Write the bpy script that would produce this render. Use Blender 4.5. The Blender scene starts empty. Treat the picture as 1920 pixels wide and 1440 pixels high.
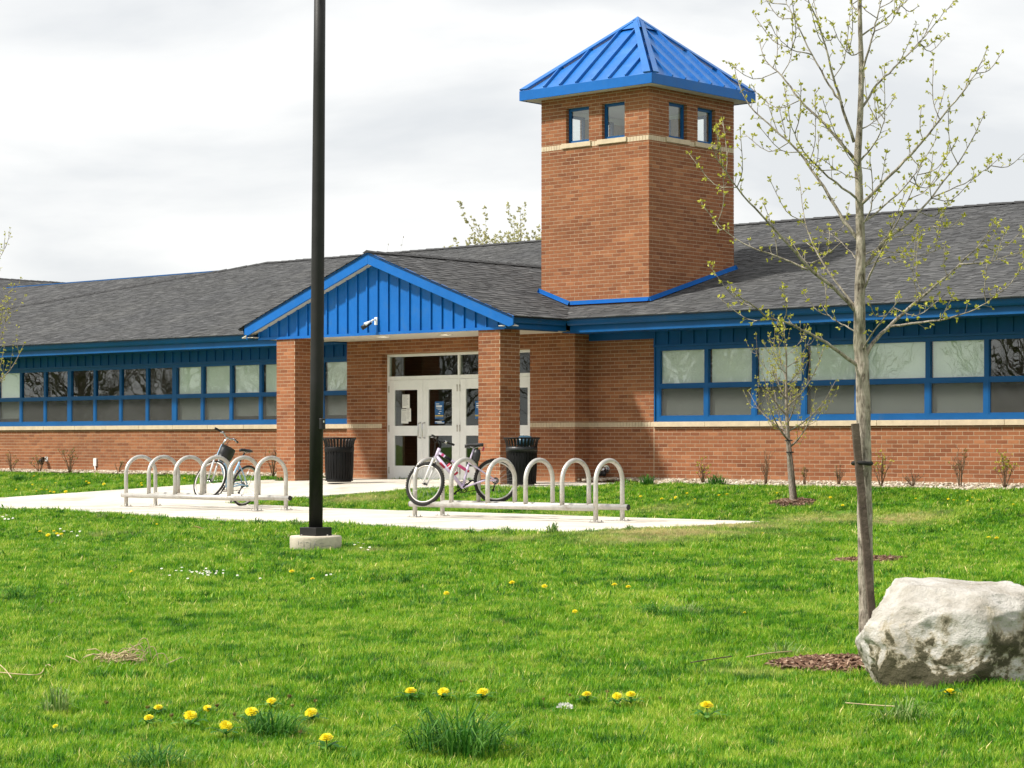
import bpy, bmesh, math, random
import numpy as np
from mathutils import Vector, Matrix, noise
random.seed(7)
RNG = np.random.default_rng(11)
R = math.radians
scene = bpy.context.scene
COL = scene.collection

# ------------------------------------------------------------------ camera
F, TH, HOR = 4112.4, R(41.956), 825.5          # focal length in photo pixels, yaw, horizon row
CAM = Vector((29.406, -31.13, 0.815))
cam_d = bpy.data.cameras.new('camera'); cam = bpy.data.objects.new('camera', cam_d); COL.objects.link(cam)
cam.location = CAM; cam.rotation_euler = (R(90), 0, TH)
cam_d.sensor_width = 36; cam_d.lens = F / 1920 * 36
cam_d.shift_y = (HOR - 720) / 1920
cam_d.clip_start = .1; cam_d.clip_end = 2000
scene.camera = cam

# ------------------------------------------------------------------ sky and sun
SUN_AZ, SUN_EL = R(38), R(48)                   # azimuth: degrees to the left of the facade's normal
world = bpy.data.worlds.new('World'); scene.world = world; world.use_nodes = True
nt = world.node_tree; nt.nodes.clear()
def wn(t, **k):
    n = nt.nodes.new(t)
    for a, b in k.items(): setattr(n, a, b)
    return n
sky = wn('ShaderNodeTexSky', sky_type='NISHITA', sun_disc=False, sun_elevation=SUN_EL, sun_rotation=math.pi + SUN_AZ, air_density=1.0, dust_density=1.5)
skys = wn('ShaderNodeVectorMath', operation='SCALE'); skys.inputs['Scale'].default_value = .11
nt.links.new(sky.outputs[0], skys.inputs[0])
tc = wn('ShaderNodeTexCoord'); mp = wn('ShaderNodeMapping'); mp.inputs['Scale'].default_value = (1.0, 1.0, 3.4)
nt.links.new(tc.outputs['Generated'], mp.inputs[0])
n1 = wn('ShaderNodeTexNoise'); n1.inputs['Scale'].default_value = 4.0; n1.inputs['Detail'].default_value = 7; n1.inputs['Roughness'].default_value = .52; n1.inputs['Distortion'].default_value = .3
nt.links.new(mp.outputs[0], n1.inputs['Vector'])
cr = wn('ShaderNodeValToRGB'); cr.color_ramp.elements[0].position = .36; cr.color_ramp.elements[0].color = (.625, .642, .658, 1)
cr.color_ramp.elements[1].position = .56; cr.color_ramp.elements[1].color = (.815, .815, .805, 1)
nt.links.new(n1.outputs[0], cr.inputs[0])
mix = wn('ShaderNodeMix', data_type='RGBA'); mix.inputs[0].default_value = .94     # near-closed cloud cover over the blue
nt.links.new(skys.outputs[0], mix.inputs[6]); nt.links.new(cr.outputs[0], mix.inputs[7])
bg = wn('ShaderNodeBackground'); bg.inputs['Strength'].default_value = 1.0
nt.links.new(mix.outputs[2], bg.inputs[0])
wo = wn('ShaderNodeOutputWorld'); nt.links.new(bg.outputs[0], wo.inputs[0])
sun_d = bpy.data.lights.new('sun', 'SUN'); sun_d.energy = 4.6; sun_d.angle = R(4.0); sun_d.color = (1, .955, .88)
sun = bpy.data.objects.new('sun', sun_d); COL.objects.link(sun)
# light travels along (sin az, cos az) into the building and down
sdir = Vector((math.sin(SUN_AZ) * math.cos(SUN_EL), math.cos(SUN_AZ) * math.cos(SUN_EL), -math.sin(SUN_EL)))
sun.rotation_euler = sdir.to_track_quat('-Z', 'Y').to_euler(); sun.location = (0, -40, 40)
vs = scene.view_settings; vs.view_transform = 'Standard'; vs.look = 'None'; vs.gamma = 1; vs.exposure = 0.40; vs.use_curve_mapping = False
scene.cycles.max_bounces = 6; scene.cycles.transparent_max_bounces = 16

# ------------------------------------------------------------------ helpers: photo pixel -> place
CT, ST = math.cos(TH), math.sin(TH)
RIGHT, DEPTH = Vector((CT, ST, 0)), Vector((-ST, CT, 0))
def at(px, py, Z):
    return CAM + RIGHT * ((px - 960) / F * Z) + DEPTH * Z + Vector((0, 0, (HOR - py) / F * Z))
HY = [-400, -60, -26, -20, -14, -9.9, -5.9, -2.9, -1.0, 400]
HZ = [-.62, -.62, -.61, -.58, -.47, -.35, -.335, -.005, .03, .03]
def hbase(y): return float(np.interp(y, HY, HZ))
def ter(px, py):
    d = at(px, py, 1) - CAM; t = 4.0
    while t < 130:
        p = CAM + d * t
        if p.z < hbase(p.y): return Vector((p.x, p.y, hbase(p.y)))
        t += .015
    return CAM + d * t
def depth(p): return (Vector(p) - CAM).dot(DEPTH)

# ------------------------------------------------------------------ materials
MATS = {}
class NT:
    def __init__(s, name):
        s.m = bpy.data.materials.new(name); s.m.use_nodes = True; s.t = s.m.node_tree; s.t.nodes.clear()
        s.out = s.n('ShaderNodeOutputMaterial')
    def n(s, t, ins=None, **k):
        x = s.t.nodes.new(t)
        for a, b in k.items(): setattr(x, a, b)
        for a, b in (ins or {}).items(): x.inputs[a].default_value = b
        return x
    def l(s, a, b): s.t.links.new(a, b)
    def coord(s, kind='Object', scale=(1, 1, 1)):
        if kind == 'Position': c = s.n('ShaderNodeNewGeometry').outputs['Position']
        else: c = s.n('ShaderNodeTexCoord').outputs[kind]
        m = s.n('ShaderNodeMapping', {'Scale': scale}); s.l(c, m.inputs[0]); return m.outputs[0]
    def noise(s, vec, scale, detail=4, rough=.55, dist=0):
        x = s.n('ShaderNodeTexNoise', {'Scale': scale, 'Detail': detail, 'Roughness': rough, 'Distortion': dist}); s.l(vec, x.inputs['Vector']); return x.outputs[0]
    def ramp(s, fac, stops):
        x = s.n('ShaderNodeValToRGB'); e = x.color_ramp.elements
        while len(e) < len(stops): e.new(.5)
        for i, (p, c) in enumerate(stops): e[i].position = p; e[i].color = (*c, 1) if len(c) == 3 else c
        s.l(fac, x.inputs[0]); return x.outputs[0]
    def mixc(s, a, b, fac, mode='MIX'):
        x = s.n('ShaderNodeMix', data_type='RGBA', blend_type=mode)
        for sock, v in ((x.inputs[0], fac), (x.inputs[6], a), (x.inputs[7], b)):
            if isinstance(v, (int, float)): sock.default_value = v
            elif isinstance(v, tuple): sock.default_value = (*v, 1)
            else: s.l(v, sock)
        return x.outputs[2]
    def math(s, op, a, b=0.0):
        x = s.n('ShaderNodeMath', operation=op)
        for i, v in enumerate((a, b)):
            if isinstance(v, (int, float)): x.inputs[i].default_value = v
            else: s.l(v, x.inputs[i])
        return x.outputs[0]
    def bump(s, h, strength, dist=.01):
        x = s.n('ShaderNodeBump', {'Strength': strength, 'Distance': dist}); s.l(h, x.inputs['Height']); return x.outputs[0]
    def bsdf(s, col, rough=.6, metal=0, normal=None, spec=.5, **k):
        x = s.n('ShaderNodeBsdfPrincipled', {'Metallic': metal, 'Specular IOR Level': spec})
        for sock, v in (('Base Color', col), ('Roughness', rough)):
            if isinstance(v, tuple): x.inputs[sock].default_value = (*v, 1)
            elif isinstance(v, (int, float)): x.inputs[sock].default_value = v
            else: s.l(v, x.inputs[sock])
        if normal is not None: s.l(normal, x.inputs['Normal'])
        for a, b in k.items(): x.inputs[a].default_value = b
        s.l(x.outputs[0], s.out.inputs[0]); return x
def pbr(name, col, rough=.6, metal=0, var=.12, scale=3.0, bump=.0, bscale=60, spec=.5, dirt=None, coat=0, coord='Object'):
    """plain surface with mottled colour, uneven gloss and fine relief"""
    s = NT(name); v = s.coord(coord)
    f = s.noise(v, scale, 6, .6); f2 = s.noise(v, scale * 9, 4, .6)
    lo = tuple(c * (1 - var) for c in col); hi = tuple(min(1, c * (1 + var)) for c in col)
    c = s.ramp(f, [(.3, lo), (.7, hi)])
    c = s.mixc(c, s.ramp(f2, [(.3, (1 - var * .7,) * 3), (.7, (1, 1, 1))]), 1.0, 'MULTIPLY')
    if dirt:
        d = s.noise(v, dirt[1], 8, .65); c = s.mixc(c, dirt[0], s.ramp(d, [(dirt[2], (0, 0, 0)), (dirt[2] + .12, (dirt[3],) * 3)]))
    r = s.math('ADD', s.math('MULTIPLY', f2, .25), rough - .12)
    nrm = s.bump(s.noise(v, bscale, 5, .6), bump) if bump else None
    b = s.bsdf(c, r, metal, nrm, spec)
    if coat: b.inputs['Coat Weight'].default_value = coat; b.inputs['Coat Roughness'].default_value = .15
    MATS[name] = s.m; return s.m
M = MATS

# bricks: tone from a per-brick attribute (mass) or from the object's random number (single bricks)
BR = [(0, (.135, .046, .023)), (.3, (.250, .089, .039)), (.7, (.330, .128, .055)), (1, (.43, .19, .09))]
def brick_mat(name, source):
    s = NT(name); v = s.coord('Position')
    if source == 'attr': t = s.n('ShaderNodeAttribute', attribute_name='tone').outputs['Fac']
    else: t = s.n('ShaderNodeObjectInfo').outputs['Random']
    t2 = s.math('ADD', s.math('MULTIPLY', t, .58), s.math('MULTIPLY', s.noise(v, 26, 5, .65), .46))
    c = s.ramp(t2, BR)
    st = s.noise(s.coord('Position', (.5, .5, 1.4)), 1.1, 6, .6)
    c = s.mixc(c, s.ramp(st, [(.35, (.72, .70, .69)), (.62, (1, 1, 1))]), 1.0, 'MULTIPLY')
    zz = s.n('ShaderNodeSeparateXYZ'); s.l(s.n('ShaderNodeNewGeometry').outputs['Position'], zz.inputs[0])
    spl = s.math('ADD', zz.outputs[2], s.math('MULTIPLY', s.noise(v, 2.2, 6, .65), .35))          # soil splashed up from the bed
    c = s.mixc(c, (.40, .19, .095), s.ramp(spl, [(.22, (.75,) * 3), (.42, (0, 0, 0))]))
    ef = s.noise(v, 4.0, 8, .7); c = s.mixc(c, (.60, .42, .30), s.ramp(ef, [(.62, (0, 0, 0)), (.80, (.35,) * 3)]))
    s.bsdf(c, .85, 0, s.bump(s.noise(v, 160, 4, .7), .55, .004), .25); M[name] = s.m
brick_mat('brick', 'attr'); brick_mat('brick_single', 'rand')
pbr('mortar', (.50, .37, .255), .9, var=.15, scale=6, bump=.4, bscale=200, spec=.2, coord='Position')
pbr('stone', (.58, .47, .33), .8, var=.12, scale=8, bump=.25, bscale=150, spec=.3, coord='Position')
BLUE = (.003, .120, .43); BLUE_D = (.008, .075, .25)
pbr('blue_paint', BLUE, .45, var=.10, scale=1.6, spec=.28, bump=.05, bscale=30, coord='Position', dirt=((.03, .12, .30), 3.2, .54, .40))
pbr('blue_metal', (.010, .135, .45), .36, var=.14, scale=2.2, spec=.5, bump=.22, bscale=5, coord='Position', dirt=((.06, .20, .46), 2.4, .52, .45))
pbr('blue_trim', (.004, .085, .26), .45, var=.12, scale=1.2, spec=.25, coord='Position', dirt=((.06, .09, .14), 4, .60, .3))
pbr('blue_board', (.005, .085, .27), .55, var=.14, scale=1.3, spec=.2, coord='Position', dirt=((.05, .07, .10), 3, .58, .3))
pbr('white_soffit', (.68, .64, .56), .6, var=.05, scale=3, coord='Position')
pbr('white_metal', (.84, .85, .84), .4, var=.05, scale=4, spec=.5, coord='Position')
pbr('dark_metal', (.005, .005, .0055), .5, var=.3, scale=8, bump=.12, bscale=80, spec=.22)
pbr('pole_paint', (.017, .016, .016), .55, var=.25, scale=5, bump=.10, bscale=50, spec=.3, dirt=((.06, .06, .06), 30, .66, .5))
pbr('steel', (.55, .53, .49), .48, metal=.55, var=.12, scale=9, bump=.06, bscale=60, spec=.5, dirt=((.26, .20, .14), 6, .55, .5))
pbr('chrome', (.62, .62, .62), .22, metal=.95, var=.05, scale=20)
pbr('concrete', (.60, .555, .48), .88, var=.13, scale=.9, bump=.22, bscale=90, spec=.25, coord='Position', dirt=((.36, .31, .24), 1.1, .52, .6))
pbr('concrete_base', (.56, .50, .40), .9, var=.14, scale=7, bump=.5, bscale=40, spec=.2, dirt=((.30, .25, .18), 12, .58, .6))
pbr('rubber', (.022, .021, .020), .8, var=.3, scale=30, bump=.3, bscale=160, spec=.3)
pbr('black_plastic', (.012, .012, .013), .45, var=.2, scale=20)
pbr('saddle_black', (.016, .016, .017), .5, var=.2, scale=20, bump=.15, bscale=200)
pbr('bike_lilac', (.58, .50, .66), .3, var=.06, scale=10, coat=.4)
pbr('bike_blue', (.36, .55, .74), .3, var=.06, scale=10, coat=.4)
pbr('bike_white', (.72, .72, .72), .3, var=.06, scale=10, coat=.3)
pbr('bike_pink', (.62, .05, .20), .3, var=.06, scale=10, coat=.3)
pbr('crimson', (.42, .015, .05), .35, var=.06, scale=10)
pbr('paper', (.76, .76, .72), .8, var=.05, scale=9)
pbr('print_grey', (.22, .23, .24), .8, var=.2, scale=60)
pbr('poster_blue', (.012, .10, .28), .5, var=.1, scale=8)
pbr('poster_yellow', (.62, .42, .04), .5, var=.1, scale=8)
pbr('poster_white', (.78, .80, .80), .5, var=.05, scale=8)
pbr('blind', (.76, .81, .75), .8, var=.06, scale=1.5, coord='Position')
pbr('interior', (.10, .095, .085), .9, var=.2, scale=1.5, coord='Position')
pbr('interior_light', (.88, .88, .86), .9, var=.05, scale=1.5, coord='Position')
pbr('screen_grey', (.05, .05, .05), .8)
pbr('bag_black', (.012, .013, .014), .45, var=.3, scale=14, bump=.5, bscale=14)
pbr('bag_blue', (.03, .085, .13), .4, var=.2, scale=14, bump=.4, bscale=14)
pbr('ridge_cap', (.035, .035, .036), .9, var=.3, scale=20, bump=.4, bscale=90, coord='Position')
pbr('dry_straw', (.52, .42, .24), .85, var=.3, scale=18, spec=.2)
pbr('dead_leaf', (.46, .30, .14), .85, var=.35, scale=25, spec=.2)
pbr('stake_wood', (.13, .10, .078), .9, var=.4, scale=14, bump=.7, bscale=40, spec=.15)
def shingle_mat():
    s = NT('shingle'); v = s.coord('Position')
    t = s.n('ShaderNodeAttribute', attribute_name='tone').outputs['Fac']
    f = s.math('ADD', s.math('MULTIPLY', t, .62), s.math('MULTIPLY', s.noise(v, 60, 3, .7), .42))
    c = s.ramp(f, [(.1, (.024, .0245, .026)), (.5, (.072, .073, .075)), (.95, (.160, .161, .162))])
    w = s.noise(s.coord('Position', (1, .35, .35)), .55, 5, .6)
    c = s.mixc(c, s.ramp(w, [(.35, (.92, .92, .93)), (.65, (1.03, 1.02, 1.0))]), 1.0, 'MULTIPLY')
    s.bsdf(c, .93, 0, s.bump(s.noise(v, 260, 3, .7), .8, .004), .2); M['shingle'] = s.m
shingle_mat()
def bark_mat(name, a, b, scl=1.0):
    s = NT(name); v = s.coord('Object', (22 * scl, 22 * scl, 6 * scl)); v2 = s.coord('Object', (5, 5, 40))
    f = s.noise(v, 1.6, 8, .65, .6); g = s.noise(v2, .6, 3, .5)
    c = s.ramp(s.math('ADD', s.math('MULTIPLY', f, .8), s.math('MULTIPLY', g, .2)), [(.38, a), (.47, tuple((x + y) / 2 for x, y in zip(a, b))), (.60, b)])
    c = s.mixc(c, (.16, .17, .08), s.ramp(s.noise(s.coord('Object'), 2.3, 5), [(.55, (0, 0, 0)), (.75, (.35,) * 3)]))
    s.bsdf(c, .9, 0, s.bump(f, 1.0, .03), .2); M[name] = s.m
bark_mat('bark', (.095, .075, .055), (.50, .44, .36)); bark_mat('bark_small', (.15, .115, .095), (.42, .36, .30), 2.5)
bark_mat('twig_dry', (.11, .07, .045), (.30, .20, .12), 4)
def leaf_mat(name, stops, trans=.35, rough=.55):
    s = NT(name); oi = s.n('ShaderNodeAttribute', attribute_name='tone').outputs['Fac']
    c = s.ramp(oi, stops)
    d = s.n('ShaderNodeBsdfPrincipled', {'Roughness': rough, 'Specular IOR Level': .3}); s.l(c, d.inputs['Base Color'])
    t = s.n('ShaderNodeBsdfTranslucent'); s.l(c, t.inputs[0])
    m = s.n('ShaderNodeMixShader', {0: trans}); s.l(d.outputs[0], m.inputs[1]); s.l(t.outputs[0], m.inputs[2]); s.l(m.outputs[0], s.out.inputs[0]); M[name] = s.m
leaf_mat('bud', [(0, (.27, .27, .02)), (.5, (.46, .45, .05)), (1, (.66, .62, .15))])
leaf_mat('bud_far', [(0, (.34, .33, .14)), (.5, (.48, .46, .22)), (1, (.62, .59, .34))])
leaf_mat('bud_brown', [(0, (.14, .09, .04)), (.5, (.24, .20, .06)), (1, (.36, .36, .08))])
leaf_mat('petal_yellow', [(0, (.80, .62, .004)), (1, (.86, .78, .02))], .25)
leaf_mat('petal_white', [(0, (.72, .70, .66)), (1, (.86, .85, .82))], .2)
leaf_mat('stem_green', [(0, (.07, .16, .015)), (1, (.16, .26, .04))], .25)
leaf_mat('tuft', [(0, (.018, .095, .010)), (.6, (.045, .18, .014)), (1, (.15, .32, .05))], .35)
leaf_mat('tuft_pale', [(0, (.05, .14, .015)), (.5, (.14, .26, .05)), (1, (.36, .42, .16))], .3)
def grass_mat():
    """blade colour from slow patches over the lawn, per-tuft dryness and a root-to-tip fade of the plant's own colour"""
    s = NT('grass'); v = s.coord('Position', (1, 1, 0))
    dry = s.n('ShaderNodeAttribute', attribute_name='dry', attribute_type='INSTANCER').outputs['Fac']
    rnd = s.n('ShaderNodeAttribute', attribute_name='rnd', attribute_type='INSTANCER').outputs['Fac']
    bl = s.n('ShaderNodeAttribute', attribute_name='tone').outputs['Fac']
    a = s.noise(v, .7, 5, .62); b = s.noise(v, 3.4, 4, .6, .6)
    f = s.math('ADD', s.math('MULTIPLY', a, .42), s.math('ADD', s.math('MULTIPLY', b, .46), s.math('MULTIPLY', s.math('SUBTRACT', rnd, .2), .26)))
    c = s.ramp(f, [(.37, (.017, .105, .002)), (.45, (.076, .272, .003)), (.54, (.172, .398, .005)), (.63, (.38, .53, .045))])
    c = s.mixc(c, s.ramp(bl, [(0, (.45, .58, .5)), (.5, (1, 1, 1)), (.88, (1.5, 1.2, 2)), (1, (2.6, 1.5, 8))]), 1.0, 'MULTIPLY')
    c = s.mixc(c, (.60, .50, .23), dry)
    d = s.n('ShaderNodeBsdfPrincipled', {'Roughness': .5, 'Specular IOR Level': .32}); s.l(c, d.inputs['Base Color'])
    t = s.n('ShaderNodeBsdfTranslucent'); s.l(c, t.inputs[0])
    m = s.n('ShaderNodeMixShader', {0: .38}); s.l(d.outputs[0], m.inputs[1]); s.l(t.outputs[0], m.inputs[2]); s.l(m.outputs[0], s.out.inputs[0]); M['grass'] = s.m
grass_mat()
def ground_mat():
    s = NT('ground'); v = s.coord('Position')
    a = s.noise(v, .55, 4, .6); b = s.noise(v, 2.6, 4, .6, .4); c3 = s.noise(v, 45, 5, .7)
    f = s.math('ADD', s.math('MULTIPLY', a, .40), s.math('ADD', s.math('MULTIPLY', b, .35), s.math('MULTIPLY', c3, .25)))
    c = s.ramp(f, [(.34, (.035, .12, .008)), (.5, (.07, .19, .010)), (.66, (.14, .25, .02))])
    c = s.mixc(c, (.30, .23, .11), s.ramp(s.noise(v, 22, 5, .7), [(.50, (0, 0, 0)), (.62, (.75,) * 3)]))
    s.bsdf(c, .95, 0, s.bump(c3, .6, .03), .1); M['ground'] = s.m
ground_mat()
def glass_mat(name, tint, ior):
    s = NT(name); lw_ = s.n('ShaderNodeLayerWeight').outputs['Facing']; r0 = (ior - 1) ** 2 / (ior + 1) ** 2
    fac = s.math('ADD', s.math('MULTIPLY', s.math('POWER', lw_, 5.0), 1 - r0), r0)      # the same from both faces of the pane
    wob = s.bump(s.noise(s.coord('Position'), 1.6, 2), .02, .05)
    t = s.n('ShaderNodeBsdfTransparent', {0: (*tint, 1)}); g = s.n('ShaderNodeBsdfGlossy', {'Roughness': .0, 'Color': (.95, .97, .96, 1)})
    s.l(wob, g.inputs['Normal'])
    m = s.n('ShaderNodeMixShader'); s.l(fac, m.inputs[0]); s.l(t.outputs[0], m.inputs[1]); s.l(g.outputs[0], m.inputs[2]); s.l(m.outputs[0], s.out.inputs[0]); M[name] = s.m
glass_mat('glass', (.97, .985, .975), 1.75); glass_mat('glass_dark', (.72, .76, .74), 1.6)
def mesh_screen():
    s = NT('insect_screen'); t = s.n('ShaderNodeBsdfTransparent', {0: (.9, .9, .9, 1)}); d = s.n('ShaderNodeBsdfDiffuse', {0: (.10, .10, .095, 1)})
    m = s.n('ShaderNodeMixShader', {0: .38}); s.l(t.outputs[0], m.inputs[1]); s.l(d.outputs[0], m.inputs[2]); s.l(m.outputs[0], s.out.inputs[0]); M['insect_screen'] = s.m
mesh_screen()
def lamp_mat():
    s = NT('lamp_glow'); e = s.n('ShaderNodeEmission', {0: (1, .93, .78, 1), 1: 5.0}); s.l(e.outputs[0], s.out.inputs[0]); M['lamp_glow'] = s.m
lamp_mat()
def boulder_mat():
    s = NT('boulder'); v = s.coord('Object')
    a = s.noise(v, 3.0, 9, .68, .4); b = s.noise(v, 14, 8, .7); cc = s.noise(v, 1.5, 6, .6, .8); k = s.noise(v, 60, 4, .7)
    c = s.ramp(a, [(.32, (.28, .25, .20)), (.46, (.45, .42, .37)), (.60, (.60, .575, .535))])
    c = s.mixc(c, (.46, .34, .23), s.ramp(cc, [(.56, (0, 0, 0)), (.70, (.5,) * 3)]))
    geo = s.n('ShaderNodeSeparateXYZ'); s.l(s.n('ShaderNodeTexCoord').outputs['Object'], geo.inputs[0])
    low = s.math('SUBTRACT', 1.45, s.math('MULTIPLY', geo.outputs[2], 2.05))     # lichen and soil grow in blotches on the lower half
    big = s.noise(v, 2.1, 7, .62, 1.2)
    li = s.math('MULTIPLY', s.math('ADD', s.math('SUBTRACT', s.math('MULTIPLY', big, 2.6), .82), s.math('MULTIPLY', s.math('SUBTRACT', b, .5), .8)), low)
    c = s.mixc(c, (.36, .30, .18), s.ramp(li, [(.36, (0, 0, 0)), (.52, (.75,) * 3)]))
    c = s.mixc(c, (.060, .055, .030), s.ramp(li, [(.47, (0, 0, 0)), (.60, (.92,) * 3)]))
    c = s.mixc(c, (.20, .18, .15), s.ramp(k, [(.60, (0, 0, 0)), (.72, (.6,) * 3)]))
    h = s.math('ADD', s.math('MULTIPLY', b, .6), s.math('MULTIPLY', k, .25))
    s.bsdf(c, .92, 0, s.bump(h, 1.0, .045), .2); M['boulder'] = s.m
boulder_mat()
def chips_mat(name, stops):
    s = NT(name); t = s.n('ShaderNodeAttribute', attribute_name='tone').outputs['Fac']; v = s.coord('Position')
    c = s.mixc(s.ramp(t, stops), s.ramp(s.noise(v, 90, 4), [(.3, (.7,) * 3), (.7, (1.1,) * 3)]), 1.0, 'MULTIPLY')
    s.bsdf(c, .9, 0, s.bump(s.noise(v, 120, 4), .4, .005), .2); M[name] = s.m
chips_mat('mulch', [(0, (.07, .035, .022)), (.5, (.20, .11, .07)), (.85, (.34, .22, .15)), (1, (.55, .42, .32))])
chips_mat('gravel', [(0, (.30, .23, .15)), (.5, (.52, .44, .33)), (1, (.74, .68, .58))])
pbr('soil', (.10, .065, .042), .95, var=.3, scale=12, bump=.6, bscale=60, coord='Position')
pbr('gravel_bed', (.28, .22, .15), .95, var=.3, scale=12, bump=.6, bscale=60, coord='Position')

# ------------------------------------------------------------------ mesh building
WM = {}                                                        # world matrices of parents
def link(o, parent=None, mw=None):
    COL.objects.link(o)
    mw = mw or Matrix.Identity(4)
    if parent is not None:
        o.parent = parent; o.matrix_parent_inverse = WM[parent.name].inverted(); o.matrix_basis = mw
    else: o.matrix_basis = mw
    WM[o.name] = mw
    return o
def tag(o, label, cat=None, group=None, kind=None):
    if label: o['label'] = label
    if cat: o['category'] = cat
    if group: o['group'] = group
    if kind: o['kind'] = kind
    return o
def empty(name, loc, label, cat, group=None, mw=None):
    o = bpy.data.objects.new(name, None); o.empty_display_size = .1
    link(o, None, mw or Matrix.Translation(loc)); return tag(o, label, cat, group)
class MB:
    def __init__(s): s.v, s.f, s.sm, s.t = [], [], [], []
    def add(s, vs, fs, smooth=False, tone=None):
        b = len(s.v); s.v += [tuple(v) for v in vs]; s.f += [tuple(b + i for i in f) for f in fs]; s.sm += [smooth] * len(fs)
        s.t += [random.random() if tone is None else tone] * len(vs); return s
    def box(s, lo, hi, tone=None):
        x0, y0, z0 = lo; x1, y1, z1 = hi
        return s.add([(x0, y0, z0), (x1, y0, z0), (x1, y1, z0), (x0, y1, z0), (x0, y0, z1), (x1, y0, z1), (x1, y1, z1), (x0, y1, z1)],
                     [(3, 2, 1, 0), (4, 5, 6, 7), (0, 1, 5, 4), (1, 2, 6, 5), (2, 3, 7, 6), (3, 0, 4, 7)], tone=tone)
    def bar(s, a, b, w, t, up=(0, 0, 1)):
        """rectangular bar from a to b, w across, t thick along up"""
        a, b = Vector(a), Vector(b); d = (b - a).normalized(); u = Vector(up); sx = d.cross(u).normalized(); u = sx.cross(d).normalized()
        vs = [p + sx * (i * w / 2) + u * (j * t / 2) for p in (a, b) for i, j in ((-1, -1), (1, -1), (1, 1), (-1, 1))]
        return s.add(vs, [(3, 2, 1, 0), (4, 5, 6, 7), (0, 1, 5, 4), (1, 2, 6, 5), (2, 3, 7, 6), (3, 0, 4, 7)])
    def tube(s, path, rad, n=8, cap=True, closed=False, tone=None):
        P = [Vector(p) for p in path]; m = len(P); rad = rad if isinstance(rad, (list, tuple)) else [rad] * m
        vs = []; prev = None
        for i in range(m):
            if closed: d = P[(i + 1) % m] - P[i - 1]
            else: d = P[min(i + 1, m - 1)] - P[max(i - 1, 0)]
            d = d.normalized() if d.length > 1e-9 else Vector((0, 0, 1))
            if prev is None:
                a = d.orthogonal().normalized()
            else:
                a = prev - d * prev.dot(d); a = a.normalized() if a.length > 1e-6 else d.orthogonal().normalized()
            prev = a; b = d.cross(a)
            vs += [P[i] + (a * math.cos(2 * math.pi * k / n) + b * math.sin(2 * math.pi * k / n)) * rad[i] for k in range(n)]
        fs = []
        for i in range(m if closed else m - 1):
            j = (i + 1) % m
            fs += [(i * n + k, i * n + (k + 1) % n, j * n + (k + 1) % n, j * n + k) for k in range(n)]
        s.add(vs, fs, True, tone)
        if cap and not closed:
            b = len(s.v) - m * n
            s.f += [tuple(b + k for k in reversed(range(n))), tuple(b + (m - 1) * n + k for k in range(n))]; s.sm += [False, False]
        return s
    def lathe(s, prof, n=24, c=(0, 0, 0), smooth=True, axis='z'):
        vs = []
        for r, z in prof:
            for k in range(n):
                a = 2 * math.pi * k / n; p = (r * math.cos(a), r * math.sin(a), z)
                if axis == 'y': p = (p[0], p[2], p[1])
                if axis == 'x': p = (p[2], p[0], p[1])
                vs.append((p[0] + c[0], p[1] + c[1], p[2] + c[2]))
        fs = [(i * n + k, i * n + (k + 1) % n, (i + 1) * n + (k + 1) % n, (i + 1) * n + k) for i in range(len(prof) - 1) for k in range(n)]
        return s.add(vs, fs, smooth)
    def prism(s, poly, z0, z1, fn=None):
        n = len(poly); fn = fn or (lambda a, b, c: (a, b, c))
        vs = [fn(x, y, z0) for x, y in poly] + [fn(x, y, z1) for x, y in poly]
        return s.add(vs, [tuple(reversed(range(n))), tuple(range(n, 2 * n))] + [(k, (k + 1) % n, n + (k + 1) % n, n + k) for k in range(n)])
    def xform(s, mat):
        s.v = [tuple(mat @ Vector(v)) for v in s.v]; return s
    def mesh(s, name, mat, tone=True):
        me = bpy.data.meshes.new(name); me.from_pydata(s.v, [], s.f)
        me.polygons.foreach_set('use_smooth', s.sm)
        if tone:
            a = me.attributes.new('tone', 'FLOAT', 'POINT'); a.data.foreach_set('value', s.t)
        me.materials.append(M[mat] if isinstance(mat, str) else mat); me.update(); return me
    def build(s, name, mat, parent=None, label=None, cat=None, group=None, kind=None, bevel=0, mw=None):
        """vertices are given in the parent's (or the world's) coordinates"""
        o = bpy.data.objects.new(name, s.mesh(name, mat))
        link(o, parent, mw)
        if bevel:
            b = o.modifiers.new('bevel', 'BEVEL'); b.width = bevel; b.segments = 2; b.limit_method = 'ANGLE'
        return tag(o, label, cat, group, kind)
    def local(s, name, mat, parent, **k):
        """vertices in the parent's own local coordinates"""
        return s.build(name, mat, parent, mw=WM[parent.name].copy(), **k)
def raw_mesh(name, V, Fq, mat, tone=None, smooth=False):
    """numpy: V (n,3), Fq (m,k) faces of equal size"""
    V = np.asarray(V, np.float32); Fq = np.asarray(Fq, np.int32); me = bpy.data.meshes.new(name)
    m, k = Fq.shape
    me.vertices.add(len(V)); me.vertices.foreach_set('co', V.ravel())
    me.loops.add(m * k); me.loops.foreach_set('vertex_index', Fq.ravel())
    me.polygons.add(m); me.polygons.foreach_set('loop_start', np.arange(m, dtype=np.int32) * k)
    me.polygons.foreach_set('use_smooth', np.full(m, smooth, bool))
    if tone is not None:
        a = me.attributes.new('tone', 'FLOAT', 'POINT'); a.data.foreach_set('value', np.asarray(tone, np.float32))
    me.materials.append(M[mat]); me.update(calc_edges=True); me.validate(); return me
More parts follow.
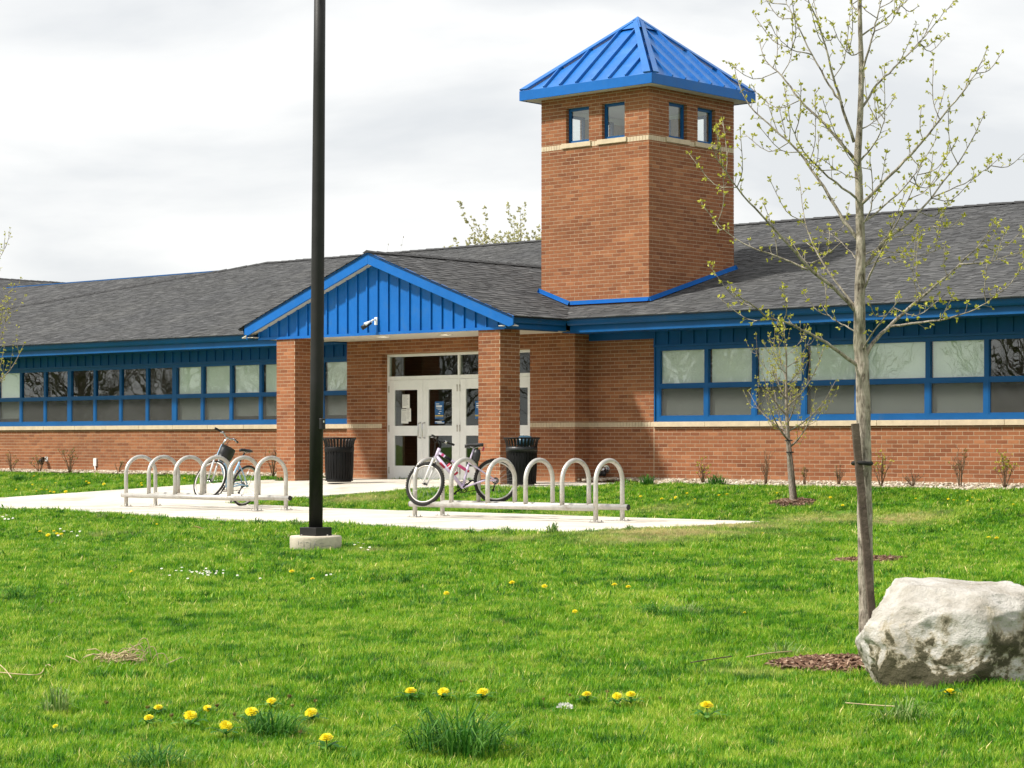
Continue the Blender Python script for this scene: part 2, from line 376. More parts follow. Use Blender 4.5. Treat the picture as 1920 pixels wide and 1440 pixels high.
# ================================================================== THE GROUND
def in_poly(x, y, poly):
    x, y = np.asarray(x, float), np.asarray(y, float); r = np.zeros(x.shape, bool); n = len(poly)
    for i in range(n):
        (x0, y0), (x1, y1) = poly[i], poly[(i + 1) % n]
        if y0 == y1: continue
        c = ((y0 > y) != (y1 > y)) & (x < (x1 - x0) * (y - y0) / (y1 - y0) + x0); r ^= c
    return r
PORCH = [(-3.25, -.3), (-3.25, -2.95), (4.95, -2.95), (4.95, -.35), (3.4, -.35), (3.4, -.3)]
WALK = [(-3.25, -2.96), (-4.84, -4.26), (-6.86, -5.83), (-12.5, -9.6), (-26, -18.2), (-23, -22.5), (-9.5, -14.2), (-1.95, -9.62), (-1.22, -6.05), (-.22, -5.72), (.88, -4.49), (2.12, -3.5), (3.0, -2.96)]
PAD_A = [(-1.20, -6.06), (-1.86, -9.55), (-.93, -9.75), (1.60, -9.895), (1.66, -5.85), (-.2, -5.74)]
PAD_C = [(1.676, -5.851), (1.616, -9.896), (4.72, -10.08), (4.62, -6.02)]
PAD_B = [(4.640, -6.03), (4.740, -10.085), (8.10, -10.165), (8.12, -6.04)]
PAD_D = [(8.136, -6.04), (8.116, -10.166), (11.62, -10.26), (11.75, -6.05)]
HARD = [PORCH, WALK, PAD_A, PAD_B, PAD_C, PAD_D]
def gz(x, y):
    """lawn surface: the base grade plus low humps"""
    x, y = np.asarray(x, float), np.asarray(y, float)
    z = np.interp(y, HY, HZ)
    k = np.clip((-1.2 - y) / 2, 0, 1)
    z = z + k * (.018 * np.sin(x * 1.1 + y * .6) + .014 * np.sin(x * .47 - y * 1.3 + 1) + .010 * np.sin(x * 2.7 + y * 2.1) * np.sin(y * 1.9 - x))
    return z
def ground():
    xs = np.unique(np.concatenate([np.linspace(-500, -40, 24), np.linspace(-40, -8, 90), np.linspace(-8, 34, 320), np.linspace(34, 60, 40), np.linspace(60, 500, 20)]))
    ys = np.unique(np.concatenate([np.linspace(-400, -45, 20), np.linspace(-45, 1, 330), np.linspace(1, 500, 40)]))
    X, Y = np.meshgrid(xs, ys); Z = gz(X, Y)
    near = np.zeros(X.shape, bool)
    for p in HARD: near |= in_poly(X, Y, p)
    Z = np.where(near, Z - .10, Z - .012)
    V = np.stack([X, Y, Z], -1).reshape(-1, 3); nx, ny = len(xs), len(ys)
    I = np.arange(nx * ny).reshape(ny, nx)
    Q = np.stack([I[:-1, :-1], I[:-1, 1:], I[1:, 1:], I[1:, :-1]], -1).reshape(-1, 4)
    o = bpy.data.objects.new('lawn_ground', raw_mesh('lawn_ground', V, Q, 'ground', smooth=True)); link(o); tag(o, None, kind='structure')
ground()
def slab(poly, lift=.02, th=.16, name='slab', parent=None, kind=None, mat='concrete'):
    bm = bmesh.new(); f = bm.faces.new([bm.verts.new((x, y, 0)) for x, y in poly])
    for yb in HY[3:9]:
        bmesh.ops.bisect_plane(bm, geom=bm.verts[:] + bm.edges[:] + bm.faces[:], plane_co=(0, yb, 0), plane_no=(0, 1, 0))
    if f.normal.z < 0 or sum(fc.normal.z for fc in bm.faces) < 0: bmesh.ops.reverse_faces(bm, faces=bm.faces[:])
    bm.normal_update()
    if bm.faces[:][0].normal.z < 0: bmesh.ops.reverse_faces(bm, faces=bm.faces[:])
    for v in bm.verts: v.co.z = hbase(v.co.y) + lift
    ex = bmesh.ops.extrude_face_region(bm, geom=bm.faces[:])
    for g in ex['geom']:
        if isinstance(g, bmesh.types.BMVert): g.co.z += 0
    low = [v for v in bm.verts if v not in ex['geom']]
    for v in low: v.co.z -= th
    bmesh.ops.recalc_face_normals(bm, faces=bm.faces[:])
    me = bpy.data.meshes.new(name); bm.to_mesh(me); bm.free(); me.materials.append(M[mat])
    o = bpy.data.objects.new(name, me); link(o, parent); 
    if kind: tag(o, None, kind=kind)
    return o
slab(PORCH, .018, name='porch_slab', kind='structure')
slab(WALK, .016, name='walkway', kind='structure')
pad = slab(PAD_A, .022, name='concrete_pad', kind='structure')
slab(PAD_B, .024, name='slab', parent=pad); slab(PAD_C, .019, name='slab', parent=pad); slab(PAD_D, .021, name='slab', parent=pad)

# ================================================================== THE SCHOOL BUILDING
B = empty('school_building', (0, 0, 0), 'low brick school with blue trim, grey shingle roof, gabled entrance and square tower', 'building')
EAVE_Y, EAVE_Z, SLOPE = -.90, 3.031, .2836
def roofz(y): return EAVE_Z + SLOPE * (y - EAVE_Y)
CO, BL, MO = .0686, .2035, .0112                          # course height, brick pitch, joint
bricks = [[], [], []]                                     # verts, quads, tones of the mass
nbv = 0
singles = []                                              # nearest whole bricks, each its own object
mortar = MB(); band = MB()
def brick_face(o, u, n, W, z0, z1, holes=(), e0=False, e1=False, ph=0, single=None, zoff=0.0):
    """running-bond bricks on the face starting at o, running along u, facing n; holes = (u0,u1,z0,z1) kept clear; e0/e1 = outer corner at that end"""
    global nbv
    o, u, n = Vector(o), Vector(u), Vector(n); P = .0035
    k0 = int(math.floor((z0 - zoff) / CO)); k1 = int(math.ceil((z1 - zoff) / CO))
    strips = []
    for k in range(k0, k1):
        A, Z = max(z0, zoff + k * CO + MO / 2), min(z1, zoff + (k + 1) * CO - MO / 2)
        cuts = sorted({A, Z} | {z for h in holes for z in h[2:4] if A < z < Z})
        strips += [(k, a, b) for a, b in zip(cuts, cuts[1:]) if b - a > .010]
    for k, a, b in strips:
        spans = [(0.0, W)]
        for h0, h1, hz0, hz1 in holes:
            if hz0 < b - .004 and hz1 > a + .004:
                ns = []
                for s0, s1 in spans:
                    if h1 <= s0 or h0 >= s1: ns.append((s0, s1)); continue
                    if h0 > s0: ns.append((s0, h0))
                    if h1 < s1: ns.append((h1, s1))
                spans = ns
        off = (BL / 2 if (k + ph) % 2 else 0)
        for s0, s1 in spans:
            i = math.floor((s0 - off) / BL)
            while off + i * BL < s1:
                p, q = off + i * BL + MO / 2, off + (i + 1) * BL - MO / 2; i += 1
                full = p >= s0 - 1e-6 and q <= s1 + 1e-6 and b - a > .05
                ca = cb = True
                if p <= s0 + MO: p = s0 if s0 > 1e-6 or not e0 else -P; ca = s0 > 1e-6 or not e0
                if q >= s1 - MO: q = s1 if s1 < W - 1e-6 or not e1 else W + P; cb = s1 < W - 1e-6 or not e1
                if q - p < .02: continue
                if single and full and ca and cb and single(o + u * ((p + q) / 2), a): singles.append((o + u * p + n * P, q - p, b - a, a)); continue
                j = P + random.uniform(-.0010, .0010) if (ca and cb) else P
                pts = [o + u * p + n * j, o + u * q + n * j]
                vs = [Vector((w.x, w.y, z)) for z in (a, b) for w in (pts[0], pts[1])]
                vb = [v - n * (j + .004) for v in vs]
                bricks[0] += [v[:] for v in vs + vb]; s = nbv
                Q = [(s, s + 1, s + 3, s + 2), (s + 2, s + 3, s + 7, s + 6), (s + 1, s, s + 4, s + 5)]
                if ca: Q.append((s, s + 2, s + 6, s + 4))
                if cb: Q.append((s + 3, s + 1, s + 5, s + 7))
                bricks[1] += Q; t = min(1, max(0, random.gauss(.5, .27))); bricks[2] += [t] * 8; nbv += 8
def band_face(o, u, n, W, z0, z1, w=.0678):
    o, u, n = Vector(o), Vector(u), Vector(n); k = max(1, int(round(W / w))); w = W / k
    for i in range(k):
        a, b = o + u * (i * w + .004), o + u * ((i + 1) * w - .004); P = .007
        vs = [Vector((p.x, p.y, z)) + n * P for z in (z0 + .004, z1 - .004) for p in (a, b)]; vs += [v - n * (P + .004) for v in vs]
        band.add(vs, [(0, 1, 3, 2), (2, 3, 7, 6), (1, 0, 4, 5), (0, 2, 6, 4), (3, 1, 5, 7)])
SILL_B, SILL_T = 1.053, 1.146
DW_Y = -.40; DX0, DX1, DZ = -1.70, 2.235, 2.52            # door wall plane, door opening
WX0, WX1 = -2.70, 3.336
near_ok = lambda p, z: 8.35 < p.x < 12.45 and -.01 < z < 1.04
# lower walls and the pier right of the entrance
brick_face((-30, 0, 0), (1, 0, 0), (0, -1, 0), 30 + WX0, -.07, SILL_B)
brick_face((WX1, 0, 0), (1, 0, 0), (0, -1, 0), 4.86 - WX1, -.07, 2.645, holes=[(0, 9, SILL_B, SILL_T)], e1=False)
brick_face((4.872, 0, 0), (1, 0, 0), (0, -1, 0), 19, -.07, SILL_B, single=near_ok, ph=1)
band_face((WX1, 0, 0), (1, 0, 0), (0, -1, 0), 4.855 - WX1, SILL_B, SILL_T)
# entrance wall with its return
brick_face((WX0, DW_Y, 0), (1, 0, 0), (0, -1, 0), WX1 - WX0, 0, 2.80, holes=[(DX0 - WX0, DX1 - WX0, -1, DZ), (0, DX0 - WX0, SILL_B, SILL_T), (DX1 - WX0, 9, SILL_B, SILL_T)], e0=True, e1=True)
band_face((WX0, DW_Y, 0), (1, 0, 0), (0, -1, 0), DX0 - WX0, SILL_B, SILL_T); band_face((DX1, DW_Y, 0), (1, 0, 0), (0, -1, 0), WX1 - DX1, SILL_B, SILL_T)
brick_face((WX1, DW_Y, 0), (0, 1, 0), (1, 0, 0), .40, -.07, 2.80, holes=[(0, 9, SILL_B, SILL_T)], e0=True, ph=1)
band_face((WX1, DW_Y, 0), (0, 1, 0), (1, 0, 0), .40, SILL_B, SILL_T)
brick_face((WX0, 0, 0), (0, -1, 0), (-1, 0, 0), .40, -.07, 2.80, holes=[(0, 9, SILL_B, SILL_T)], e1=True, ph=1)
brick_face((DX0, DW_Y, 0), (0, 1, 0), (1, 0, 0), .14, 0, DZ, ph=1)                  # reveals of the door opening
brick_face((DX1, DW_Y + .14, 0), (0, -1, 0), (-1, 0, 0), .14, 0, DZ, ph=1)
mortar.box((-30, 0, -.5), (WX0 + .05, .22, SILL_B)); mortar.box((WX1 - .05, .001, -.5), (4.86, .22, 2.76)); mortar.box((4.861, 0, -.5), (24, .22, SILL_B))
mortar.box((WX0, DW_Y, -.5), (DX0, .25, 2.82)); mortar.box((DX1, DW_Y, -.5), (WX1, .25, 2.82)); mortar.box((DX0 - .001, DW_Y + .001, DZ), (DX1 + .001, .25, 2.82))
wall = mortar.build('wall', 'mortar', B)
MBm = MB().box((4.8585, -.003, -.07), (4.8745, .02, SILL_B)).build('control_joint', 'stone', wall)
# columns
CW = .522; PY = -2.237
for cx in (-2.768, 2.624):
    m = MB().box((cx, PY, -.2), (cx + CW, PY + CW, 2.80))
    col_o = m.build('column', 'mortar', B)
    for o_, u_, n_, ph in (((cx, PY, 0), (1, 0, 0), (0, -1, 0), 0), ((cx + CW, PY, 0), (0, 1, 0), (1, 0, 0), 1), ((cx + CW, PY + CW, 0), (-1, 0, 0), (0, 1, 0), 0), ((cx, PY + CW, 0), (0, -1, 0), (-1, 0, 0), 1)):
        brick_face(o_, u_, n_, CW, 0, 2.80, e0=True, e1=True, ph=ph)
# tower
TX0, TX1, TY0, TY1 = 2.069, 4.656, .1165, 2.7035
BZ0, BZ1, TZ = 6.268, 6.362, 7.26
fx = [(2.68 - TX0, 3.24 - TX0), (3.55 - TX0, 4.09 - TX0)]; fy = [(.70 - TY0, 1.25 - TY0), (1.57 - TY0, 2.12 - TY0)]
WZ0, WZ1 = 6.362, 7.03
TF = [((TX0, TY0, 0), (1, 0, 0), (0, -1, 0), TX1 - TX0, fx, 0), ((TX1, TY0, 0), (0, 1, 0), (1, 0, 0), TY1 - TY0, fy, 1),
      ((TX1, TY1, 0), (-1, 0, 0), (0, 1, 0), TX1 - TX0, sorted((TX1 - TX0 - b, TX1 - TX0 - a) for a, b in fx), 0), ((TX0, TY1, 0), (0, -1, 0), (-1, 0, 0), TY1 - TY0, sorted((TY1 - TY0 - b, TY1 - TY0 - a) for a, b in fy), 1)]
tw = MB(); T = .11
def tower_ring(z0, z1, holes):
    for o, u, n, W, hs, ph in TF:
        o, u, n = Vector(o), Vector(u), Vector(n)
        cuts = [0] + ([c for h in hs for c in h] if holes else []) + [W]
        if ph: cuts[0], cuts[-1] = T, W - T                  # the side faces butt between front and back
        for i in range(0, len(cuts), 2):
            a, b = cuts[i], cuts[i + 1]
            p = o + u * a; q = o + u * b - n * T
            lo = [min(p[k], q[k]) for k in range(3)]; hi = [max(p[k], q[k]) for k in range(3)]
            tw.box((lo[0], lo[1], z0), (hi[0], hi[1], z1))
tower_ring(2.6, WZ0, False); tower_ring(WZ0, WZ1, True); tower_ring(WZ1, TZ, False)
tower = tw.build('tower_wall', 'mortar', B)
tin = MB()
for o, u, n, W, hs, ph in TF:
    brick_face(o, u, n, W, 2.7, TZ, holes=[(0, 9, BZ0, BZ1)] + [(a, b, WZ0, WZ1) for a, b in hs], e0=True, e1=True, ph=ph)
    o, u, n = Vector(o), Vector(u), Vector(n)
    cuts = [0]
    for a, b in hs: cuts += [a - .10, b + .06]
    cuts += [W]
    for i in range(0, len(cuts), 2): band_face(o + u * cuts[i], u, n, cuts[i + 1] - cuts[i], BZ0, BZ1)
    for a, b in hs:
        # reveal bricks, sill, window
        P = o + u * a; Q = o + u * b
        brick_face(P, -n, u, .10, WZ0, WZ1, ph=1); brick_face(Q - n * .10, n, -u, .10, WZ0, WZ1, ph=1)
        s = MB(); p, q = P - u * .095 + n * .035, Q + u * .055 - n * .10
        s.box((min(p.x, q.x), min(p.y, q.y), BZ0 + .012), (max(p.x, q.x), max(p.y, q.y), BZ1 + .006)).build('sill', 'stone', tower, bevel=.004)
        def rect(m, u0, u1, z0, z1, d0, d1):
            p, q = o + u * u0 - n * d0, o + u * u1 - n * d1
            m.box((min(p.x, q.x), min(p.y, q.y), z0), (max(p.x, q.x), max(p.y, q.y), z1))
        f = MB(); w = .052; A, Bq, z0, z1 = a, b, WZ0 + .008, WZ1
        rect(f, A, Bq, z0, z0 + w, .075, .125); rect(f, A, Bq, z1 - w, z1, .075, .125); rect(f, A, A + w, z0 + w, z1 - w, .076, .124); rect(f, Bq - w, Bq, z0 + w, z1 - w, .076, .124)
        fr = f.build('window', 'blue_trim', B)
        g = MB(); rect(g, A + w - .003, Bq - w + .003, z0 + w - .003, z1 - w + .003, .097, .103); g.build('pane', 'glass', fr)
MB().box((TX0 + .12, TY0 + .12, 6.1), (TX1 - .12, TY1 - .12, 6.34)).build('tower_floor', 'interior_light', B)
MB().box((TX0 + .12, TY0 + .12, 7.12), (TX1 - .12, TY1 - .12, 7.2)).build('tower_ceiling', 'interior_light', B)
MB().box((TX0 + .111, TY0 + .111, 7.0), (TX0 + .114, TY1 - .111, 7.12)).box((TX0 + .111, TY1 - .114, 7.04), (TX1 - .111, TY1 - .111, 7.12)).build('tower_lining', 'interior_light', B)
# tower roof
ov = .28; ex0, ex1, ey0, ey1 = TX0 - ov, TX1 + ov, TY0 - ov, TY1 + ov; EZ = 7.405; cx, cy = (ex0 + ex1) / 2, (ey0 + ey1) / 2; AP = Vector((cx, cy, 8.79))
cs = [Vector((ex0, ey0, EZ)), Vector((ex1, ey0, EZ)), Vector((ex1, ey1, EZ)), Vector((ex0, ey1, EZ))]
troof = MB().add([*cs, AP], [(0, 1, 4), (1, 2, 4), (2, 3, 4), (3, 0, 4)]).build('tower_roof', 'blue_metal', B)
for i in range(4):
    a, b = cs[i], cs[(i + 1) % 4]; L = (b - a).length; e = (b - a).normalized(); mid = (a + b) / 2; up = (AP - mid); nrm = e.cross(up).normalized()
    k = 8; sp = L / k
    for j in range(k):
        t = (j + .5) * sp; base = a + e * t; frac = 1 - abs(t - L / 2) / (L / 2)
        if frac < .14: continue
        MB().bar(base + nrm * .026 + up * .002, base + up * (frac - .035) + nrm * .026, .028, .052, nrm).build('seam', 'blue_metal', troof)
    # hip cap: two thin flanges folded over the hip
    c0 = a; d = (AP - c0); side1 = e; e2 = (cs[i - 1] - a).normalized()
    n2 = (a - cs[i - 1]).normalized().cross(AP - (a + cs[i - 1]) / 2).normalized()
    h = MB(); w = .17
    for ee, nn in ((e, nrm), (e2, n2)):
        top = c0 + d * .965
        q = [c0 + nn * .058, c0 + ee * w + nn * .058, top + ee * (w * .62) + nn * .058, top + nn * .058]
        lo_ = [p - nn * .03 for p in q]
        h.add(q + lo_, [(0, 1, 2, 3), (1, 0, 4, 5), (2, 1, 5, 6)])
    h.build('hip_cap', 'blue_metal', troof)
# eave board, soffit, cap
tf = MB(); z0, z1 = 7.232, EZ + .012
tf.box((ex0 - .02, ey0 - .02, z0), (ex1 + .02, ey0, z1)); tf.box((ex0 - .02, ey1, z0), (ex1 + .02, ey1 + .02, z1)); tf.box((ex0 - .02, ey0, z0), (ex0, ey1, z1)); tf.box((ex1, ey0, z0), (ex1 + .02, ey1, z1))
tf.build('eave_board', 'blue_paint', B, bevel=.004)
MB().box((ex0, ey0, 7.245), (ex1, ey1, 7.262)).build('soffit', 'white_soffit', B)
k = .30; zc = AP.z - (AP.z - EZ) * k / (ex1 - cx) + .055
MB().add([(cx - k, cy - k, zc), (cx + k, cy - k, zc), (cx + k, cy + k, zc), (cx - k, cy + k, zc), (cx, cy, AP.z + .07)], [(0, 1, 4), (1, 2, 4), (2, 3, 4), (3, 0, 4), (3, 2, 1, 0)]).build('roof_cap', 'blue_metal', troof)
# flashing where tower meets the roofs
pr_e, pr_r, pr_s = 3.566, 4.328, (4.328 - EAVE_Z) / 3.566
def portz(x): return pr_r - pr_s * abs(x)
xk = None
for i in range(400):
    x = TX0 + i * (TX1 - TX0) / 400
    if portz(x) < roofz(TY0): xk = x; break
fl = MB(); P = .016; hgt = .075
def flash(a, b, n):
    a, b, n = Vector(a), Vector(b), Vector(n); foot = n * .05
    q = [a + n * P, b + n * P, b + n * P + Vector((0, 0, hgt)), a + n * P + Vector((0, 0, hgt)), a + n * P + foot, b + n * P + foot]
    q = [p + Vector((0, 0, .022)) for p in q]
    MB().add(q + [p - n * .003 - Vector((0, 0, .003)) for p in q], [(0, 1, 2, 3), (4, 5, 1, 0), (9, 8, 7, 6), (6, 7, 11, 10), (3, 2, 8, 9), (4, 0, 3), (5, 1, 2)]).build('flashing', 'blue_paint', tower)
flash((TX0 - .06, TY0, portz(TX0 - .06)), (xk, TY0, portz(xk)), (0, -1, 0)); flash((xk, TY0, roofz(TY0)), (TX1 + .016, TY0, roofz(TY0)), (0, -1, 0)); flash((TX1, TY0 - .016, roofz(TY0)), (TX1, TY1 + .06, roofz(TY1)), (1, 0, 0))
# --- finish the brick mass and the single bricks
o = bpy.data.objects.new('brickwork', raw_mesh('brickwork', bricks[0], bricks[1], 'brick', bricks[2])); link(o, B); tag(o, None, kind='stuff')
band.build('tan_band', 'stone', B, kind='stuff')
singles.sort(key=lambda s: depth(s[0])); 
lw, lh = BL - MO, CO - MO
bm_ = MB().box((0, -.0, 0), (lw, .009, lh)).mesh('brick', 'brick_single')
for p, w_, h_, z_ in singles[:300]:
    o = bpy.data.objects.new('brick', bm_); link(o, wall, Matrix.Translation((p.x, p.y + random.uniform(-.001, .001), z_)) @ Matrix.Diagonal((w_ / lw, 1, h_ / lh, 1)))
rest = MB()
for p, w_, h_, z_ in singles[300:]: rest.box((p.x, p.y, z_), (p.x + w_, p.y + .009, z_ + h_), tone=min(1, max(0, random.gauss(.5, .27))))
if rest.v: rest.build('brickwork', 'brick', wall, kind='stuff')

# --- windows
def sill_run(x0, x1, step):
    n = max(1, round((x1 - x0) / step)); w = (x1 - x0) / n
    for i in range(n):
        MB().box((x0 + i * w + .003, -.055, SILL_B + .002), (x0 + (i + 1) * w - .003, .15, SILL_T)).build('sill', 'stone', B, bevel=.005)
sill_run(-30, WX0 - .004, 1.21); sill_run(4.862, 23.8, 1.21)
WB, WT, ML, MH = 1.15, 2.50, 1.765, 1.835
def window(x0, x1, blind, wl=.035, wr=.035, screen=True, half=None):
    f = MB(); y0, y1 = .020, .090
    f.box((x0, y0, WB), (x1, y1, WB + .085)); f.box((x0, y0, WT - .075), (x1, y1, WT)); f.box((x0 + wl, y0 + .002, ML), (x1 - wr, y1, MH))
    f.box((x0, y0 + .001, WB + .085), (x0 + wl, y1, WT - .075)); f.box((x1 - wr, y0 + .001, WB + .085), (x1, y1, WT - .075))
    # lower hopper sash
    a, b, c, d = x0 + wl, x1 - wr, WB + .085, ML
    for lo, hi in (((a, y0 + .008, c), (b, y1 - .01, c + .022)), ((a, y0 + .008, d - .022), (b, y1 - .01, d)), ((a, y0 + .009, c + .022), (a + .022, y1 - .01, d - .022)), ((b - .022, y0 + .009, c + .022), (b, y1 - .01, d - .022))): f.box(lo, hi)
    w = f.build('window', 'blue_trim', B)
    MB().box((x0 + wl - .002, .060, MH - .002), (x1 - wr + .002, .066, WT - .073)).build('pane', 'glass', w)
    MB().box((a + .02, .060, c + .02), (b - .02, .066, d - .02)).build('pane', 'glass', w)
    if screen: MB().box((a + .02, .040, c + .02), (b - .02, .042, d - .02)).build('insect_screen', 'insect_screen', w)
    if blind:
        bz = WB + .085 + blind
        m = MB(); N = 1
        bx0, bx1 = (x0 + .045 + random.uniform(.0, .04), x1 - .045)
        m.box((bx0, .110, bz), (bx1, .113, WT - .03)); m.box((bx0, .104, bz - .02), (bx1, .118, bz)); m.build('blind', 'blind', w)
for g, bl in ((-27.77, [0] * 4), (-23.95, [1, 0, 1, 1]), (-20.13, [1] * 4), (-16.31, [1, 1, 0, 0]), (-12.49, [0, 0, 0, 0]), (-8.67, [1, 1, 1, 1]), (-4.85, [0, 1])):
    for i, b in enumerate(bl):
        x0 = g + i * .955; x1 = min(x0 + .955, WX0 - .01) if (g == -4.85 and i == 1) else x0 + .955
        window(x0, x1, random.choice([.02, .05, .12]) if b else 0, .07 if i == 0 else .04, .07 if i == len(bl) - 1 else .04)
for xs, bl in (((4.89, 6.02, 7.05, 8.09, 9.22), [1, 1, 1, 1]), ((9.224, 10.52, 11.60, 12.68, 13.78), [1, 1, 0, 0]), ((13.784, 14.9, 16, 17.1, 18.2), [1, 1, 0, 1]), ((18.204, 19.3, 20.4, 21.5, 22.6), [0, 1, 1, 1])):
    for i, b in enumerate(bl):
        window(xs[i], xs[i + 1], [.0, .04, .02, .05][i] + .001 if b else 0, .09 if i == 0 else .042, .09 if i == 3 else .042)
MB().box((4.862, .0, SILL_T), (4.888, .12, 2.52)).build('window_jamb', 'blue_trim', B)
# dim rooms behind the glass
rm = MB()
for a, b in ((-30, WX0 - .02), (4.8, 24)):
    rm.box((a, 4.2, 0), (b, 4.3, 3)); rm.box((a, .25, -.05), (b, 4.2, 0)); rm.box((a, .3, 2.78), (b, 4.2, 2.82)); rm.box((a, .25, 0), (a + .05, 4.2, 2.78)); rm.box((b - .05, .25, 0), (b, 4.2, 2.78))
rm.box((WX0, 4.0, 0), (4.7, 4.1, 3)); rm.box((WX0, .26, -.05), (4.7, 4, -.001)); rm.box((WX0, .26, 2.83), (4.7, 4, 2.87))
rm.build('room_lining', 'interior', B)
# --- board-and-batten frieze above the windows, eaves
def frieze(x0, x1):
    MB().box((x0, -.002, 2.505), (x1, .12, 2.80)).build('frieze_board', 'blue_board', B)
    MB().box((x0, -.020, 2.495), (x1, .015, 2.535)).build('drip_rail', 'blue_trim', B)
    n = int((x1 - x0) / .2875)
    for i in range(n + 1):
        x = x0 + .03 + i * .2875
        if x < x1 - .04: batten_at(x)
batten_mesh = MB().box((-.019, -.026, 2.537), (.019, -.003, 2.772)).mesh('batten', 'blue_board')
def batten_at(x):
    o = bpy.data.objects.new('batten', batten_mesh); link(o, B, Matrix.Translation((x, 0, 0)))
frieze(-30, WX0 - .006); frieze(4.862, 24)
MB().box((WX1 + .008, -.012, 2.648), (4.861, .1, 2.80)).build('frieze_board', 'blue_board', B)
def gutter_profile():   # across the eave: (out, z)
    return [(.0, .13), (.0, .012), (.012, .0), (.062, .0), (.082, .028), (.098, .075), (.108, .085), (.108, .125), (.100, .125), (.100, .09), (.075, .035), (.055, .010), (.014, .010), (.008, .13)]
def gutter(a, b, out, z, name='gutter'):
    a, b, out = Vector(a), Vector(b), Vector(out); pr = gutter_profile(); n = len(pr)
    vs = [Vector((p.x, p.y, z)) + out * q + Vector((0, 0, w)) for p in (a, b) for q, w in pr]
    fs = [(k, (k + 1) % n, n + (k + 1) % n, n + k) for k in range(n)] + [tuple(range(n)), tuple(reversed(range(n, 2 * n)))]
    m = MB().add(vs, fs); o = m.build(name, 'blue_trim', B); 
    bm = bmesh.new(); bm.from_mesh(o.data); bmesh.ops.recalc_face_normals(bm, faces=bm.faces[:]); bm.to_mesh(o.data); bm.free()
FY = -.79                                                  # fascia plane of the wings
for a, b in ((-27.2, -pr_e + .02), (pr_e - .02, 24)):
    gutter((a, FY, 0), (b, FY, 0), (0, -1, 0), 2.895)
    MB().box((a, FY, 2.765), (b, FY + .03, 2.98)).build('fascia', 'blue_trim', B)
MB().box((-27.2, FY + .03, 2.772), (WX0 - .001, .15, 2.790)).build('soffit', 'blue_board', B)
MB().box((WX1 + .001, FY + .03, 2.772), (24, .15, 2.790)).build('soffit', 'blue_board', B)
# gutter lip end blocks of the two valleys
# --- entrance gable
GX, GZ = 3.27, 2.80; RK = -2.46
gp = MB(); zr = lambda x: portz(x) - .10
gp.add([(-GX, PY, GZ), (GX, PY, GZ), (GX, PY, zr(GX)), (0, PY, zr(0)), (-GX, PY, zr(GX)), (-GX, PY + .06, GZ), (GX, PY + .06, GZ), (GX, PY + .06, zr(GX)), (0, PY + .06, zr(0)), (-GX, PY + .06, zr(GX))],
       [(0, 1, 2, 3, 4), (9, 8, 7, 6, 5), (1, 0, 5, 6), (2, 1, 6, 7), (0, 4, 9, 5)])
gable = gp.build('gable_panel', 'blue_paint', B)
for i in range(-11, 12):
    x = .055 + i * .2765; 
    if abs(x) > GX - .06: continue
    zt = min(zr(x - .016), zr(x + .016))
    MB().box((x - .016, PY - .030, GZ + .04), (x + .016, PY - .001, zt)).build('batten', 'blue_paint', gable)
MB().box((-GX - .01, PY - .035, GZ - .012), (GX + .01, PY - .002, GZ + .038)).build('drip_rail', 'blue_paint', gable)
for x in (-GX, GX): MB().box((x - .03, PY - .028, GZ + .04), (x + .03, PY - .0015, zr(x) - .0)).build('corner_board', 'blue_paint', gable)
rk_w = .22
for s in (-1, 1):
    xe = s * (pr_e + (.085 if s > 0 else -.09))
    q = [(0, portz(0) + .005), (xe, portz(xe) + .005), (xe, portz(xe) - rk_w + .06), (xe - s * .10, portz(xe - s * .1) - rk_w), (0, portz(0) - rk_w)]
    vs = [(x, RK, z) for x, z in q] + [(x, RK + .035, z) for x, z in q]; n = len(q)
    fs = [tuple(range(n)), tuple(reversed(range(n, 2 * n)))] + [((k + 1) % n, k, n + k, n + (k + 1) % n) for k in range(n)]
    if s > 0: fs = [tuple(reversed(f)) for f in fs]
    MB().add(vs, fs).build('rake_board', 'blue_paint', gable, bevel=.004)
    # soffit of the rake overhang
    q = [(0, portz(0) - .195), (s * (pr_e + .02), portz(pr_e + .02) - .195)]
    vs = [(x, y, z + d) for d in (0, .015) for x, z in q for y in (RK + .036, PY - .001)]
    MB().add(vs, [(0, 1, 3, 2), (6, 7, 5, 4), (0, 2, 6, 4), (1, 5, 7, 3), (0, 4, 5, 1), (2, 3, 7, 6)]).build('rake_soffit', 'white_soffit', gable)
MB().box((-GX + .05, PY + .061, GZ + .002), (GX - .05, DW_Y - .008, GZ + .03)).build('porch_soffit', 'white_soffit', B)
for s in (-1, 1):
    a = s * GX; MB().box((min(a, a - s * .05), PY + .0605, GZ - .006), (max(a, a - s * .05), -.80, 3.02)).build('beam', 'blue_board', B)
    gutter((s * (pr_e - .11), RK + .036, 0), (s * (pr_e - .11), FY - .10, 0), (s, 0, 0), 2.895)
    MB().box((min(s * (pr_e - .11), s * (pr_e - .14)), RK + .036, 2.80), (max(s * (pr_e - .11), s * (pr_e - .14)), FY, 2.99)).build('fascia', 'blue_trim', B)
    MB().box((min(s * (GX + .002), s * (pr_e - .142)), RK + .04, 2.835), (max(s * (GX + .002), s * (pr_e - .142)), FY, 2.848)).build('eave_soffit', 'white_soffit', B)
for px, py in ((-.49, -1.57), (.98, -1.38)):
    l_ = MB().lathe([(.0, GZ - .002), (.115, GZ - .002)], 20, (px, py, 0)).build('recessed_light', 'lamp_glow', B)
    MB().lathe([(.115, GZ + .004), (.115, GZ - .012), (.135, GZ - .012), (.14, GZ + .004)], 20, (px, py, 0)).build('trim_ring', 'white_soffit', l_)
